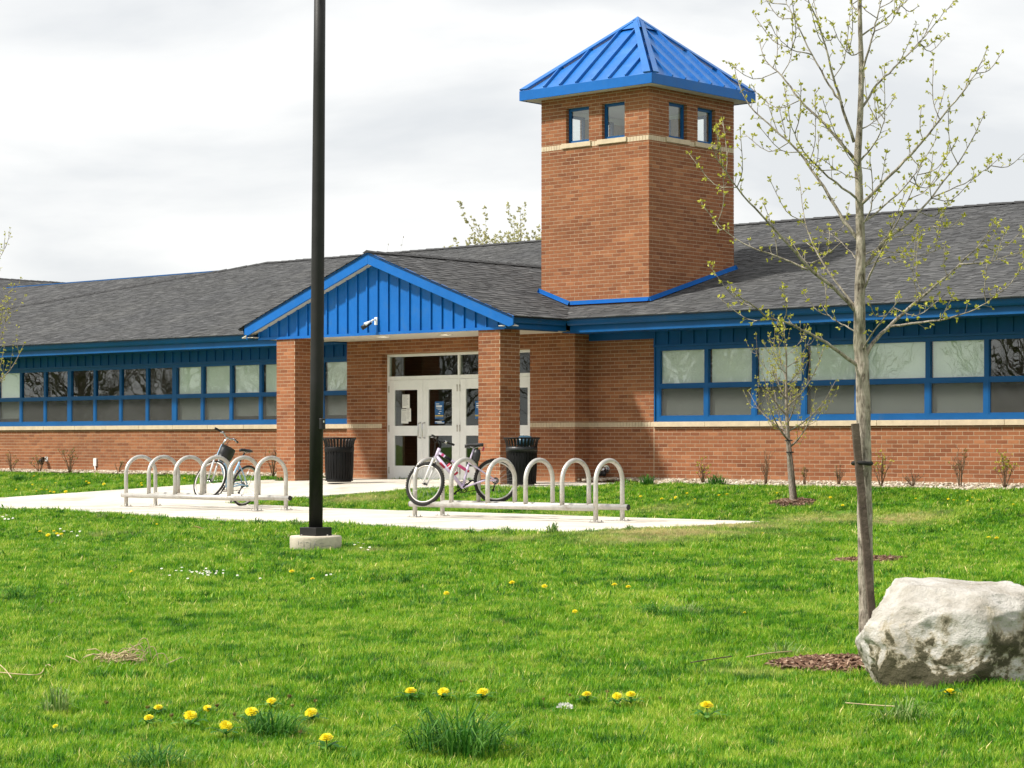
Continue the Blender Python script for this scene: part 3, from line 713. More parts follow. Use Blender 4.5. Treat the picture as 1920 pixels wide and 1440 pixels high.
# --- roofs in single shingles
def shingles(name, org, U, V, regions, ulen, vlen, inside=None, exposure=.142, seed=1, parent=None):
    """courses run along U (unit), stepping up V (unit); inside(u, v) -> (umin, umax) clips each course"""
    rng = np.random.default_rng(seed); org, U, V = Vector(org), Vector(U), Vector(V); N = U.cross(V).normalized()
    if N.z < 0: N = -N
    vs, fs, ts = [], [], []; n = 0; k = 0; v = 0.0
    while v < vlen:
        lo, hi = inside(v, min(v + exposure, vlen)); ts_course = rng.normal(0, .015)
        u = lo - rng.uniform(0, .2); 
        while u < hi:
            w = rng.choice([.08, .11, .14, .18, .23]); a, b = max(u, lo), min(u + w, hi); u += w
            if b - a < .01: continue
            th = rng.choice([.004, .012], p=[.42, .58]); v2 = min(v + exposure, vlen) + .01
            p = [org + U * a + V * v + N * th, org + U * b + V * v + N * th, org + U * b + V * v2 + N * .003, org + U * a + V * v2 + N * .003]
            q = [org + U * a + V * v - N * .004, org + U * b + V * v - N * .004]
            vs += [x[:] for x in p + q]
            fs += [(n, n + 1, n + 2, n + 3), (n + 4, n + 5, n + 1, n), (n + 4, n, n + 3, n + 3)][:2]
            fs += [(n + 4, n, n + 3, n + 4)][:0]
            t = min(1, max(0, rng.normal(.5, .15) + ts_course + (.08 if th > .01 else -.12))); ts += [t] * 6; n += 6
        v += exposure
    V_ = np.array(vs); F_ = np.array(fs)
    o = bpy.data.objects.new(name, raw_mesh(name, V_, F_, 'shingle', ts)); link(o, parent or B); tag(o, None, kind='stuff'); return o
RX0 = -14.4; RY, RZ = 7.876, roofz(7.876)
sl = math.hypot(1, SLOPE); LV = (RY - EAVE_Y) * sl; EVZ = EAVE_Z - .012
HX = -26.9                                                # hip foot at the eave
shell = MB().add([(HX, EAVE_Y - .03, EVZ - .02), (24, EAVE_Y - .03, EVZ - .02), (24, RY, RZ - .03), (RX0, RY, RZ - .03), (HX, 17, EVZ - .02), (24, 17, EVZ - .02)],
     [(0, 1, 2, 3), (3, 2, 5, 4), (0, 3, 4)]).build('roof', 'ridge_cap', B)
shingles('roof_shingles', (0, EAVE_Y - .03, EVZ), (1, 0, 0), (0, 1 / sl, SLOPE / sl), None, 0, LV + .03, lambda v0, v1: (HX + (RX0 - HX) * v0 / LV, 24), seed=3)
def cap_run(a, b, w=.13):
    a, b = Vector(a), Vector(b); d = (b - a).normalized(); L = (b - a).length; s = Vector((d.y, -d.x, 0)).normalized(); m = MB(); n = int(L / .28)
    for i in range(n):
        p, q = a + d * (i * L / n), a + d * ((i + 1) * L / n + .02); lift = .028 + random.uniform(0, .01)
        vs = [p - s * w + Vector((0, 0, -.022)), p + Vector((0, 0, lift)), p + s * w + Vector((0, 0, -.022)), q - s * w + Vector((0, 0, -.028)), q + Vector((0, 0, lift - .012)), q + s * w + Vector((0, 0, -.028))]
        m.add(vs, [(0, 1, 4, 3), (1, 2, 5, 4), (0, 2, 1), (3, 4, 5)])
    return m.build('ridge_caps', 'ridge_cap', B)
cap_run((RX0, RY, RZ + .01), (24, RY, RZ + .01)); cap_run((RX0, RY, RZ + .01), (HX, EAVE_Y, EAVE_Z + .01), .11)
# hip end of the main roof, facing left
psl = math.hypot(1, pr_s); LP = pr_e * psl + .02
YM = EAVE_Y + (pr_r - EAVE_Z) / SLOPE                        # where the gable ridge runs into the main roof
for s in (-1, 1):
    MB().add([(s * (pr_e + .07), RK - .02, portz(pr_e + .07) - .025), (s * (pr_e + .07), EAVE_Y, portz(pr_e + .07) - .025), (0, YM, pr_r - .03), (0, RK - .02, pr_r - .03)], [(0, 1, 2, 3) if s > 0 else (3, 2, 1, 0)]).build('gable_roof', 'ridge_cap', B)
    up = Vector((-s / psl, 0, pr_s / psl)); st = Vector((s * (pr_e + .07), 0, portz(pr_e + .07)))
    shingles('gable_shingles', st, (0, 1, 0), up, None, 0, LP + .06, lambda v0, v1: (RK - .03, EAVE_Y + .02 + (YM - EAVE_Y) * min(1, v0 / LP)), seed=5 + s)
cap_run((0, RK - .03, pr_r + .012), (0, YM, pr_r + .012), .11)
# far wing roofs at the left
FYR = 13.0; fz = 6.0; fe = 2.0
MB().add([(-48, 2.0, fz - .30 * (FYR - 2)), (-16, 2.0, fz - .30 * (FYR - 2)), (-16, FYR, fz), (-48, FYR, fz), (-16, 24, fz - 3.3), (-48, 24, fz - 3.3)], [(0, 1, 2, 3), (3, 2, 4, 5)]).build('rear_roof', 'ridge_cap', B)
fsl = math.hypot(1, .30)
shingles('rear_shingles', (0, 5.0, fz - .30 * (FYR - 5)+.012), (1, 0, 0), (0, 1 / fsl, .30 / fsl), None, 0, (FYR - 5) * fsl, lambda a, b: (-36, -16), exposure=.2, seed=9)
MB().box((-33.4, FYR - .05, fz - .02), (-16, FYR + .05, fz + .035)).build('ridge_flashing', 'blue_trim', B)
wx, wz = -37.2, 6.62
MB().add([(wx, -1, wz), (wx, 22, wz), (wx + 9, 22, wz - 2.2), (wx + 9, -1, wz - 2.2), (wx - 9, -1, wz - 2.2), (wx - 9, 22, wz - 2.2)], [(0, 1, 2, 3), (1, 0, 4, 5)]).build('side_wing_roof', 'ridge_cap', B)
wsl = math.hypot(9, 2.2)
shingles('side_wing_shingles', (wx + 9, 0, wz - 2.2 + .012), (0, 1, 0), Vector((-9, 0, 2.2)) / wsl, None, 0, wsl, lambda a, b: (-1, 20), exposure=.2, seed=12)
cap_run((wx, -1, wz + .02), (wx, 22, wz + .02))

# --- entrance doors
DY = -.234
fr = MB(); y0, y1 = DY - .02, DY + .07; fw = .045; H1 = 2.008
fr.box((DX0, y0, 0), (DX0 + fw, y1, DZ)); fr.box((DX1 - fw, y0, 0), (DX1, y1, DZ)); fr.box((DX0 + fw, y0 + .001, DZ - .05), (DX1 - fw, y1, DZ)); fr.box((DX0 + fw, y0 + .001, H1 + .004), (DX1 - fw, y1, H1 + .075))
MID = .255
fr.box((MID - .03, y0 + .002, 0), (MID + .03, y1, H1 + .004)); fr.box((MID - .025, y0 + .002, H1 + .075), (MID + .025, y1, DZ - .05))
frame = fr.build('door_frame', 'white_metal', B, bevel=.003)
for a, b in ((DX0 + fw, MID - .025), (MID + .025, DX1 - fw)): MB().box((a - .002, DY + .02, H1 + .073), (b + .002, DY + .026, DZ - .048)).build('pane', 'glass_dark', frame)
lead = [(DX0 + fw + .004, (DX0 + MID) / 2 + .005), ((DX0 + MID) / 2 + .010, MID - .034), (MID + .034, (MID + DX1) / 2 - .004), ((MID + DX1) / 2 + .001, DX1 - fw - .004)]
st, P1, P2, P3, P4 = .150, .31, .905, 1.10, 1.81
DOORS = []
for i, (a, b) in enumerate(lead):
    m = MB(); p, q = DY - .012, DY + .032
    m.box((a, p, .012), (a + st, q, H1)); m.box((b - st, p, .012), (b, q, H1)); 
    for z0, z1 in ((.012, P1), (P2, P3), (P4, H1)): m.box((a + st, p + .001, z0), (b - st, q, z1))
    d = m.build('door', 'white_metal', B, bevel=.003); DOORS.append((a, b))
    for z0, z1 in ((P1, P2), (P3, P4)): MB().box((a + st - .002, DY + .005, z0 - .002), (b - st + .002, DY + .011, z1 + .002)).build('pane', 'glass_dark', d)
    hx = (b - .055) if i % 2 == 0 else (a + .055)
    MB().tube([(hx, DY - .012, .86), (hx, DY - .075, .87), (hx, DY - .085, .90), (hx, DY - .085, 1.12), (hx, DY - .075, 1.15), (hx, DY - .012, 1.16)], .013, 8).build('handle', 'chrome', d)
    kx = a if i % 2 == 0 else b
    for z in (.22, 1.05, 1.83): MB().tube([(kx, DY - .022, z - .065), (kx, DY - .022, z + .065)], .012, 8).build('hinge', 'steel', d)
MB().box((DX0 + fw, DY - .06, .012), (DX1 - fw, DY + .06, .03)).build('threshold', 'steel', B)
MB().box((-12.0 + .5, -.045, .22), (-11.4, -.005, .40)).build('outlet_box', 'white_metal', B, bevel=.008)
MB().tube([(-11.45, -.03, .22), (-11.43, -.03, .10), (-11.40, -.04, .02)], .012, 6).build('conduit', 'white_metal', B)

# --- notices and posters on the doors
def sheet(name, x, z, w, h, mat, label, cat, y=DY + .0035, group=None, lines=None, tilt=0):
    root = MB().box((-w / 2, -.0012, -h / 2), (w / 2, 0, h / 2)).build(name, mat, None, label, cat, group, mw=Matrix.Translation((x, y, z)) @ Matrix.Rotation(tilt, 4, 'Y'))
    for j, (lx, lz, lw_, lh_, lm) in enumerate(lines or []):
        MB().box((lx - lw_ / 2, -.0022, lz - lh_ / 2), (lx + lw_ / 2, -.0013, lz + lh_ / 2)).local('print_line', lm, root)
    return root
def notice_lines(w, h, n, seed):
    r = random.Random(seed); out = [(-.1 * w, h * .40, w * .6, .008, 'print_grey')]
    for k in range(n):
        lw_ = w * r.uniform(.45, .78); out.append((-(w * .8 - lw_) / 2, h * (.30 - .68 * k / n), lw_, .0045, 'print_grey'))
    return out
a, b = DOORS[0]
sheet('paper_notice', a + .455, 1.585, .205, .27, 'paper', 'upper white paper notice taped inside the left door glass', 'notice', lines=notice_lines(.205, .27, 9, 1))
sheet('paper_notice', a + .425, 1.29, .20, .285, 'paper', 'lower white paper notice left of centre on the left door glass', 'notice', lines=notice_lines(.2, .285, 9, 2), tilt=.02)
sheet('paper_notice', a + .53, 1.315, .13, .26, 'paper', 'narrow white paper notice overlapping the lower notice on the left door', 'notice', y=DY + .0018, lines=notice_lines(.13, .26, 7, 3), tilt=-.015)
def poster(x, z, label):
    return sheet('poster', x, z, .235, .345, 'poster_blue', label, 'poster', group='blue posters on the entrance doors', lines=[(-.045, .125, .09, .012, 'poster_white'), (-.005, .082, .16, .026, 'poster_white'), (-.01, .045, .14, .010, 'poster_white'), (.01, .018, .10, .007, 'poster_white'), (.03, -.022, .055, .010, 'poster_white'), (0, -.062, .045, .018, 'poster_white'), (0, -.105, .225, .018, 'poster_yellow'), (0, -.128, .225, .018, 'print_grey')])
a, b = DOORS[1]; poster(a + .43, 1.40, 'blue poster on the second door from the left, beside the paper notices')
sheet('sticker', a + .44, 1.165, .26, .05, 'poster_blue', 'small lettered decal below the blue poster on the second door', 'sticker', lines=[(-.03, .012, .17, .016, 'poster_white'), (.03, -.012, .18, .014, 'poster_white')])
a, b = DOORS[2]; poster(a + .50, 1.40, 'blue poster on the third door, partly hidden by the right brick column')
a, b = DOORS[3]; poster(a + .455, 1.40, 'blue poster on the rightmost door, just right of the brick column')
# ================================================================== THINGS ON THE PAD
PADZ = -.34 + .022
def onz(px, py, z):
    d = at(px, py, 1) - CAM; return CAM + d * ((z - CAM.z) / d.z)
def ony(px, py, y):
    d = at(px, py, 1) - CAM; return CAM + d * ((y - CAM.y) / d.y)
def bike_rack(A, Bp, label, fr_, W=.62, H=.885):
    A, Bp = Vector(A), Vector(Bp); root = empty('bike_rack', A, label, 'bike rack', 'steel bike racks on the concrete pad')
    ex = (Bp - A).normalized(); ey = Vector((-ex.y, ex.x, 0)); L = (Bp - A).length; r = .033; rz = .195
    for k in range(6):
        o = A + ex * (L * fr_[k]); end = k in (0, 5); zb = .012 if end else rz + .025
        path = [o + Vector((0, 0, zb)), o + Vector((0, 0, .45))]
        hc = H - .29 - r
        for i in range(17):
            a = math.pi * i / 16; path.append(o + ey * (W / 2 - W / 2 * math.cos(a)) + Vector((0, 0, hc + .29 * math.sin(a))))
        path += [o + ey * W + Vector((0, 0, .45)), o + ey * W + Vector((0, 0, zb))]
        h = MB().tube(path, r, 14).build('hoop', 'steel', root)
        if end:
            for q in (o, o + ey * W):
                m = MB(); c = q; p = [c + ex * i * .085 + ey * j * .075 for i, j in ((-1, -1), (1, -1), (1, 1), (-1, 1))]
                m.add([*p, *[x + Vector((0, 0, .011)) for x in p]], [(3, 2, 1, 0), (4, 5, 6, 7), (0, 1, 5, 4), (1, 2, 6, 5), (2, 3, 7, 6), (3, 0, 4, 7)])
                for i, j in ((-1, -1), (1, 1), (-1, 1), (1, -1)):
                    b = c + ex * i * .062 + ey * j * .052; m.tube([b, b + Vector((0, 0, .034))], .008, 6)
                m.build('foot_plate', 'steel', h)
    for s, a0, a1 in ((0, -.09, 0), (1, 0, .10)):
        a, b = A + ey * (W * s) + ex * a0 + Vector((0, 0, rz)), Bp + ey * (W * s) + ex * a1 + Vector((0, 0, rz))
        rl = MB().tube([a, b], .042, 16).build('rail', 'steel', root)
        e, d = (a, -ex) if s == 0 else (b, ex)
        MB().tube([e, e + d * .012], .040, 14).build('end_cap', 'black_plastic', rl)
    return A, Bp, ex, ey
r2 = bike_rack(onz(778, 969.5, PADZ), onz(1117, 979.5, PADZ), 'right bike rack of six steel hoops with the lilac bicycle in it', (0, .212, .418, .628, .824, 1))
r1 = bike_rack(onz(236.5, 949.5, PADZ), onz(480.5, 958, PADZ), 'left bike rack of six steel hoops with the light blue bicycle in it', (0, .184, .392, .598, .802, 1))

def arc(c, r, a0, a1, n, ax=(1, 0, 0), ay=(0, 0, 1)):
    ax, ay = Vector(ax), Vector(ay); return [Vector(c) + ax * (r * math.cos(a0 + (a1 - a0) * i / n)) + ay * (r * math.sin(a0 + (a1 - a0) * i / n)) for i in range(n + 1)]
def bicycle(mw, label, P, R_, frame_mat, fork_mat, knobby, steer, bar_w, extras):
    """local axes: x forward, y left, z up, origin under the rear hub"""
    root = bpy.data.objects.new('bicycle', None); link(root, None, mw); tag(root, label, 'bicycle')
    V = lambda p: Vector((p[0], 0, p[1]))
    rh, fh, bb, st, sd, ht, hb = (V(P[k]) for k in ('rear', 'front', 'bb', 'seat_top', 'saddle', 'head_top', 'head_low'))
    axis = (ht - hb).normalized(); S = Matrix.Translation(hb) @ Matrix.Rotation(steer, 4, axis) @ Matrix.Translation(-hb)
    def put(m, name, mat, parent=root, st_=False, **k):
        if st_: m.xform(S)
        return m.build(name, mat, parent, mw=mw.copy(), **k)
    def wheel(c, steered):
        tr = .025 if knobby else .017
        rim = MB().tube(arc(c, R_ - tr * 2 - .006, 0, 2 * math.pi, 48)[:-1], [.013] * 48, 8, closed=True)
        w = put(rim, 'wheel', 'steel', st_=steered)
        ty = MB().tube(arc(c, R_ - tr, 0, 2 * math.pi, 48)[:-1], [tr] * 48, 10, closed=True)
        if knobby:
            for i in range(56):
                a = 2 * math.pi * i / 56
                for yy in (-.014, .014):
                    d = Vector((math.cos(a), 0, math.sin(a))); t = Vector((-math.sin(a), 0, math.cos(a))); q = Vector(c) + d * (R_ - .006) + Vector((0, yy, 0))
                    ty.bar(q - d * .006, q + d * .009, .013, .012, t)
        put(ty, 'tyre', 'rubber', w, steered)
        sp = MB()
        for i in range(28):
            a = 2 * math.pi * i / 28; s = 1 if i % 2 else -1
            h = Vector(c) + Vector((.022 * math.cos(a + s * 1.2), s * .028, .022 * math.sin(a + s * 1.2)))
            sp.tube([h, Vector(c) + Vector((math.cos(a), 0, math.sin(a))) * (R_ - tr * 2 - .012)], .0013, 3, cap=False)
        put(sp, 'spokes', 'chrome', w, steered)
        put(MB().tube([Vector(c) + Vector((0, -.05, 0)), Vector(c) + Vector((0, .05, 0))], .017, 10), 'hub', 'dark_metal', w, steered)
        return w
    rw = wheel(rh, False); wheel(fh, True)
    fr = MB()
    tt = V(P['top_front']), V(P['top_rear'])
    fr.tube([hb - axis * .01, ht + axis * .01], .027, 12)
    fr.tube([tt[0], tt[1]], .0225, 10)
    fr.tube([hb + axis * .02, bb], .027, 10)
    fr.tube([bb, st], .020, 10)
    fr.tube([bb + Vector((0, -.034, 0)), bb + Vector((0, .034, 0))], .024, 12)
    for s in (-1, 1):
        fr.tube([bb + Vector((-.02, s * .03, 0)), rh + Vector((.16, s * .055, .01)), rh + Vector((0, s * .062, 0))], .013, 8)
        fr.tube([V(P['stay_top']) + Vector((0, s * .012, 0)), V(P['stay_top']).lerp(rh, .3) + Vector((0, s * .045, 0)), rh + Vector((0, s * .062, 0))], .0115, 8)
    f = put(fr, 'frame', frame_mat)
    fk = MB()
    crown = hb - axis * .02; side = Vector((0, .052, 0))
    fk.tube([crown - side, crown + side], .018, 8)
    for s in (-1, 1): fk.tube([crown + side * s, crown.lerp(fh, .5) + side * s, fh + side * s], [.015, .0165, .012], 8)
    fk_o = put(fk, 'fork', fork_mat, st_=True)
    put(MB().tube([crown - side * 1.1 + axis * .01, crown - side * .8 - axis * .08], .012, 6).tube([crown + side * 1.1 + axis * .01, crown + side * .8 - axis * .08], .012, 6), 'brake', 'black_plastic', fk_o, True)
    # stem and bars
    stt = ht + axis * .07; fwd = Vector((axis.z, 0, -axis.x)); bc = stt + fwd * P.get('stem', .05) + axis * P.get('rise', .03)
    hbm = MB().tube([ht, stt, bc], .015, 8)
    Y = Vector((0, 1, 0)); up = axis
    ends = []
    pth = [bc - Y * bar_w + up * .035 - fwd * .05, bc - Y * bar_w * .45 + up * .03, bc - Y * .06, bc + Y * .06, bc + Y * bar_w * .45 + up * .03, bc + Y * bar_w + up * .035 - fwd * .05]
    hbm.tube(pth, .0125, 8)
    hb_o = put(hbm, 'handlebar', P.get('bar_mat', 'dark_metal'), st_=True)
    for s, i in ((-1, 0), (1, -1)):
        e = pth[i]; q = pth[1 if s < 0 else -2]; d = (q - e).normalized()
        put(MB().tube([e - d * .012, e + d * .002, e + d * .115], [.017, .0175, .0165], 10), 'grip', 'rubber', hb_o, True)
        k = e + d * .135
        put(MB().tube([k, k + fwd * .035 - up * .012, k + fwd * .05 - d * .07 - up * .03], [.011, .007, .005], 6).tube([k - d * .005, k + d * .035], .016, 8), 'brake_lever', 'chrome', hb_o, True)
        put(MB().tube([k + fwd * .03, k + fwd * .10 + up * .02 + d * .05, bc + fwd * .06 - axis * .05, crown + fwd * .03 + side * s * .6], .0032, 5), 'cable', 'black_plastic', hb_o, True)
    # saddle
    put(MB().tube([st, sd - Vector((0, 0, .045))], .0135, 8), 'seat_post', P.get('post_mat', 'black_plastic'))
    sm = MB(); n = 12; prof = [(.135, .018, -.012), (.10, .024, .0), (.04, .034, .006), (-.03, .058, .006), (-.09, .080, .010), (-.125, .070, .012), (-.14, .035, .008)]
    ring = []
    for x, w, z in prof:
        for k in range(n):
            a = 2 * math.pi * k / n; zz = math.sin(a); ring.append(sd + Vector((x, w * math.cos(a), z + (.020 * zz if zz > 0 else .032 * zz * (1 - .4 * abs(math.cos(a)))))))
    fs = [(i * n + k, i * n + (k + 1) % n, (i + 1) * n + (k + 1) % n, (i + 1) * n + k) for i in range(len(prof) - 1) for k in range(n)] + [tuple(reversed(range(n))), tuple(range((len(prof) - 1) * n, len(prof) * n))]
    sm.add(ring, fs, True); so = put(sm, 'saddle', 'saddle_black')
    so_rail = MB()
    for s in (-1, 1): so_rail.tube([sd + Vector((.06, s * .02, -.02)), sd + Vector((0, s * .022, -.045)), sd + Vector((-.09, s * .03, -.02))], .004, 6)
    put(so_rail, 'saddle_rail', 'chrome', so)
    # drive
    ck = MB().tube(arc(bb + Vector((0, -.05, 0)), P.get('ring', .082), 0, 2 * math.pi, 28)[:-1], [.006] * 28, 6, closed=True).tube(arc(bb + Vector((0, -.046, 0)), P.get('ring', .082) * .72, 0, 2 * math.pi, 24)[:-1], [.007] * 24, 6, closed=True)
    for i in range(5):
        a = 2 * math.pi * i / 5; ck.bar(bb + Vector((0, -.048, 0)), bb + Vector((.078 * math.cos(a), -.048, .078 * math.sin(a))), .016, .005, (0, 1, 0))
    cw = put(ck, 'chainring', 'dark_metal'); ca = P.get('crank', R(-38))
    for s in (-1, 1):
        d = Vector((math.cos(ca), 0, math.sin(ca))) * s * -1; q = bb + Vector((0, s * .075, 0))
        cr_ = put(MB().bar(bb + Vector((0, s * .058, 0)), q + d * .165, .022, .013, (0, 1, 0)), 'crank', 'dark_metal', cw)
    pm = []
    for s in (-1, 1):
        d = Vector((math.cos(ca), 0, math.sin(ca))) * s * -1; q = bb + Vector((0, s * .115, 0)) + d * .165
        m = MB(); m.bar(q + Vector((-.045, -.03, 0)), q + Vector((.045, -.03, 0)), .012, .022).bar(q + Vector((-.045, .03, 0)), q + Vector((.045, .03, 0)), .012, .022).bar(q + Vector((-.04, -.03, 0)), q + Vector((-.04, .03, 0)), .012, .022).bar(q + Vector((.04, -.03, 0)), q + Vector((.04, .03, 0)), .012, .022).tube([q + Vector((0, -.04, 0)), q + Vector((0, .035, 0))], .007, 6)
        put(m, 'pedal', 'black_plastic', root)
    put(MB().tube([bb + Vector((0, -.05, P.get('ring', .082))), rh + Vector((0, -.05, .04))], .005, 5).tube([bb + Vector((0, -.05, -P.get('ring', .082))), rh + Vector((.03, -.05, -.09)), rh + Vector((0, -.05, -.04))], .005, 5), 'chain', 'dark_metal')
    for i, rr in enumerate((.045, .038, .03)): put(MB().tube(arc(rh + Vector((0, -.052 - .006 * i, 0)), rr, 0, 2 * math.pi, 20)[:-1], [.006] * 20, 5, closed=True), 'sprocket', 'dark_metal', rw)
    put(MB().tube([rh + Vector((.0, -.06, -.02)), rh + Vector((.015, -.065, -.08)), rh + Vector((.035, -.065, -.14))], [.012, .010, .012], 6).tube([rh + Vector((.035, -.075, -.14)), rh + Vector((.035, -.055, -.14))], .02, 10), 'derailleur', 'dark_metal')
    extras(put, root, V, dict(rh=rh, fh=fh, bb=bb, st=st, sd=sd, ht=ht, hb=hb, axis=axis, fwd=fwd, bc=bc, tt=tt, f=f, crown=crown))
    return root
PINK = dict(rear=(0, .33), front=(1.045, .285), bb=(.49, .235), seat_top=(.405, .565), saddle=(.325, .855), head_top=(.835, .80), head_low=(.885, .675), top_front=(.855, .755), top_rear=(.43, .48), stay_top=(.40, .60), stem=.045, rise=.035, post_mat='bike_lilac')
def pink_extra(put, root, V, k):
    a, b = k['tt']
    for t0, t1, mt in ((.12, .20, 'bike_pink'), (.24, .46, 'dark_metal'), (.58, .96, 'bike_pink')):
        p, q = a.lerp(b, t0), a.lerp(b, t1); put(MB().tube([p, q], .0234, 10), 'frame_band', mt, k['f'])
    d = (k['bb'] - k['hb'])
    put(MB().tube([k['hb'] + d * .16, k['hb'] + d * .34], .0282, 10), 'frame_band', 'crimson', k['f'])
    put(MB().tube([k['st'] - Vector((-.01, 0, .11)), k['st'] - Vector((-.005, 0, .075))], .0225, 10), 'seat_clamp', 'crimson', k['f'])
    c = k['hb'] + d * .52 + Vector((-.035, 0, .055)); dn = d.normalized()
    bt = put(MB().tube([c - dn * .10, c - dn * .06, c + dn * .02, c + dn * .06, c + dn * .10], [.034, .036, .034, .036, .034], 14), 'water_bottle', 'crimson')
    put(MB().tube([c - dn * .10, c - dn * .115, c - dn * .14], [.030, .018, .012], 12), 'bottle_cap', 'black_plastic', bt)
    for t in (-.07, .0, .05): put(MB().tube([c + dn * t, c + dn * (t + .018)], .0372, 14), 'bottle_stripe', 'bike_white', bt)
    bag = put(MB().tube([k['sd'] + Vector((-.05, 0, -.06)), k['sd'] + Vector((-.045, 0, -.12)), k['sd'] + Vector((-.03, 0, -.21)), k['sd'] + Vector((.0, 0, -.27))], [.042, .058, .055, .030], 12), 'seat_bag', 'bag_black')
    rf = put(MB().tube([k['sd'] + Vector((-.13, 0, -.055)), k['sd'] + Vector((-.15, 0, -.06))], .032, 12), 'reflector', 'crimson')
    put(MB().tube([k['sd'] + Vector((-.10, -.035, -.06)), k['sd'] + Vector((-.10, -.041, -.06))], .012, 10), 'reflector_ring', 'bike_white', rf)
# rear hub seen at (930, 901): the wheels stand on the rack's rails, the frame lies across the picture
Zb = 32.35
hub = at(929.7, 901.4, Zb); fwd = at(793.7, 907, Zb - .1) - hub; fwd.z = 0; fwd.normalize()
left = Vector((0, 0, 1)).cross(fwd)
org = hub - Vector((0, 0, .33))
mw = Matrix(((fwd.x, left.x, 0, org.x), (fwd.y, left.y, 0, org.y), (0, 0, 1, org.z), (0, 0, 0, 1)))
bicycle(mw, 'lilac mountain bicycle with crimson trim standing across the right bike rack', PINK, .33, 'bike_lilac', 'bike_white', True, R(-38), .29, pink_extra)
BLUEB = dict(rear=(0, .35), front=(1.06, .35), bb=(.44, .28), seat_top=(.30, .72), saddle=(.235, .93), head_top=(.84, .93), head_low=(.885, .76), top_front=(.85, .88), top_rear=(.42, .36), stay_top=(.315, .68), stem=.04, rise=.08, ring=.095, crank=R(-70), bar_mat='chrome', post_mat='black_plastic')
def blue_extra(put, root, V, k):
    c = k['ht'] + k['fwd'] * .16 - k['axis'] * .12
    m = MB(); ring = []; n = 10
    for z, sx, sy in ((.11, .075, .13), (.05, .085, .135), (-.05, .08, .13), (-.13, .06, .10)):
        for i in range(n):
            a = 2 * math.pi * i / n; q = lambda v: math.copysign(abs(v) ** .55, v)
            ring.append(c + k['axis'] * (z + random.uniform(-.012, .012)) + k['fwd'] * (sx * q(math.cos(a))) + Vector((0, sy * q(math.sin(a)), 0)))
    m.add(ring, [(i * n + j, i * n + (j + 1) % n, (i + 1) * n + (j + 1) % n, (i + 1) * n + j) for i in range(3) for j in range(n)] + [tuple(range(n)), tuple(reversed(range(3 * n, 4 * n)))], True)
    put(m, 'handlebar_bag', 'bag_black', st_=True)
    g = k['bb'] + Vector((-.03, .05, -.04))
    put(MB().tube([g, g + Vector((.13, .17, -.165))], [.009, .008], 8).tube([g + Vector((.12, .16, -.155)), g + Vector((.14, .185, -.178))], .013, 8), 'kickstand', 'black_plastic')
    r_ = k['rh']
    rk = MB()
    for s in (-1, 1): rk.tube([r_ + Vector((0, s * .07, .02)), r_ + Vector((-.10, s * .06, .36))], .005, 6)
    put(rk, 'rack_stay', 'chrome')
    put(MB().tube([k['bb'].lerp(k['st'], .1), k['bb'].lerp(k['st'], .55)], .0215, 10), 'frame_band', 'bike_white', k['f'])
hub = at(450, 896, 37.9); fc = at(386, 893, 37.15); fwd = fc - hub; fwd.z = 0; fwd.normalize()
hub.z = hbase(hub.y) + .35 + .016
left = Vector((0, 0, 1)).cross(fwd); org = hub - Vector((0, 0, .35))
mw = Matrix(((fwd.x, left.x, 0, org.x), (fwd.y, left.y, 0, org.y), (0, 0, 1, org.z), (0, 0, 0, 1))) @ Matrix.Rotation(R(-12), 4, 'X') @ Matrix.Rotation(R(-8), 4, 'Y') @ Matrix.Scale(1.03, 4)
bicycle(mw, 'light blue bicycle with black handlebar bag and turned front wheel in the left rack', BLUEB, .35, 'bike_blue', 'bike_white', False, R(82), .28, blue_extra)

# --- litter bins
def litter_bin(loc, label, stuffed):
    x, y, z = loc; root = empty('litter_bin', loc, label, 'litter bin', 'black slatted litter bins by the entrance'); r = .265; H = .84; Z = Vector((x, y, z))
    sl_ = MB(); n = 30
    for i in range(n):
        a = 2 * math.pi * i / n; d = Vector((math.cos(a), math.sin(a), 0)); t = Vector((-d.y, d.x, 0)); w = .036
        pr = [(r * .93, .05), (r * .98, .30), (r, .60), (r * 1.01, .70), (r * 1.08, .79), (r * 1.17, .832)]
        vs = [Z + d * (q + e) + t * (s * w / 2) + Vector((0, 0, h)) for q, h in pr for e, s in ((0, -1), (0, 1), (.007, 1), (.007, -1))]
        fs = [(4 * k + j, 4 * k + (j + 1) % 4, 4 * k + 4 + (j + 1) % 4, 4 * k + 4 + j) for k in range(len(pr) - 1) for j in range(4)] + [(3, 2, 1, 0), tuple(4 * (len(pr) - 1) + j for j in range(4))]
        sl_.add(vs, fs)
    sl_.build('slats', 'dark_metal', root, kind='stuff')
    for h, rr, tr in ((.05, r * .95, .012), (.835, r * 1.18, .014)): MB().tube(arc(Z + Vector((0, 0, h)), rr, 0, 2 * math.pi, 36, (1, 0, 0), (0, 1, 0))[:-1], [tr] * 36, 8, closed=True).build('ring', 'dark_metal', root)
    MB().lathe([(r + .010, .585), (r + .013, .59), (r + .013, .665), (r + .010, .67), (r * .99, .67), (r * .99, .585)], 36, loc).build('band', 'dark_metal', root)
    MB().lathe([(.0, .02), (r * .86, .02), (r * .92, .66), (r * .90, .665), (r * .84, .05), (0, .05)], 28, loc).build('liner', 'black_plastic', root)
    if stuffed:
        m = MB()
        for k, (h, rr) in enumerate(((.665, r * .93), (.69, r * 1.02), (.655, r * 1.045), (.625, r * 1.05))): m.lathe([(rr, h), (rr + random.uniform(-.006, .006), h + .02)], 30, loc)
        prof = [(r * .95, .60), (r * 1.055, .61), (r * 1.06, .64), (r * 1.05, .68), (r * .95, .69)]
        MB().lathe(prof, 30, loc).build('bin_bag', 'bag_black', root)
    return root
lb = onz(636, 905.5, .018); rb = ony(978, 917, -2.55)
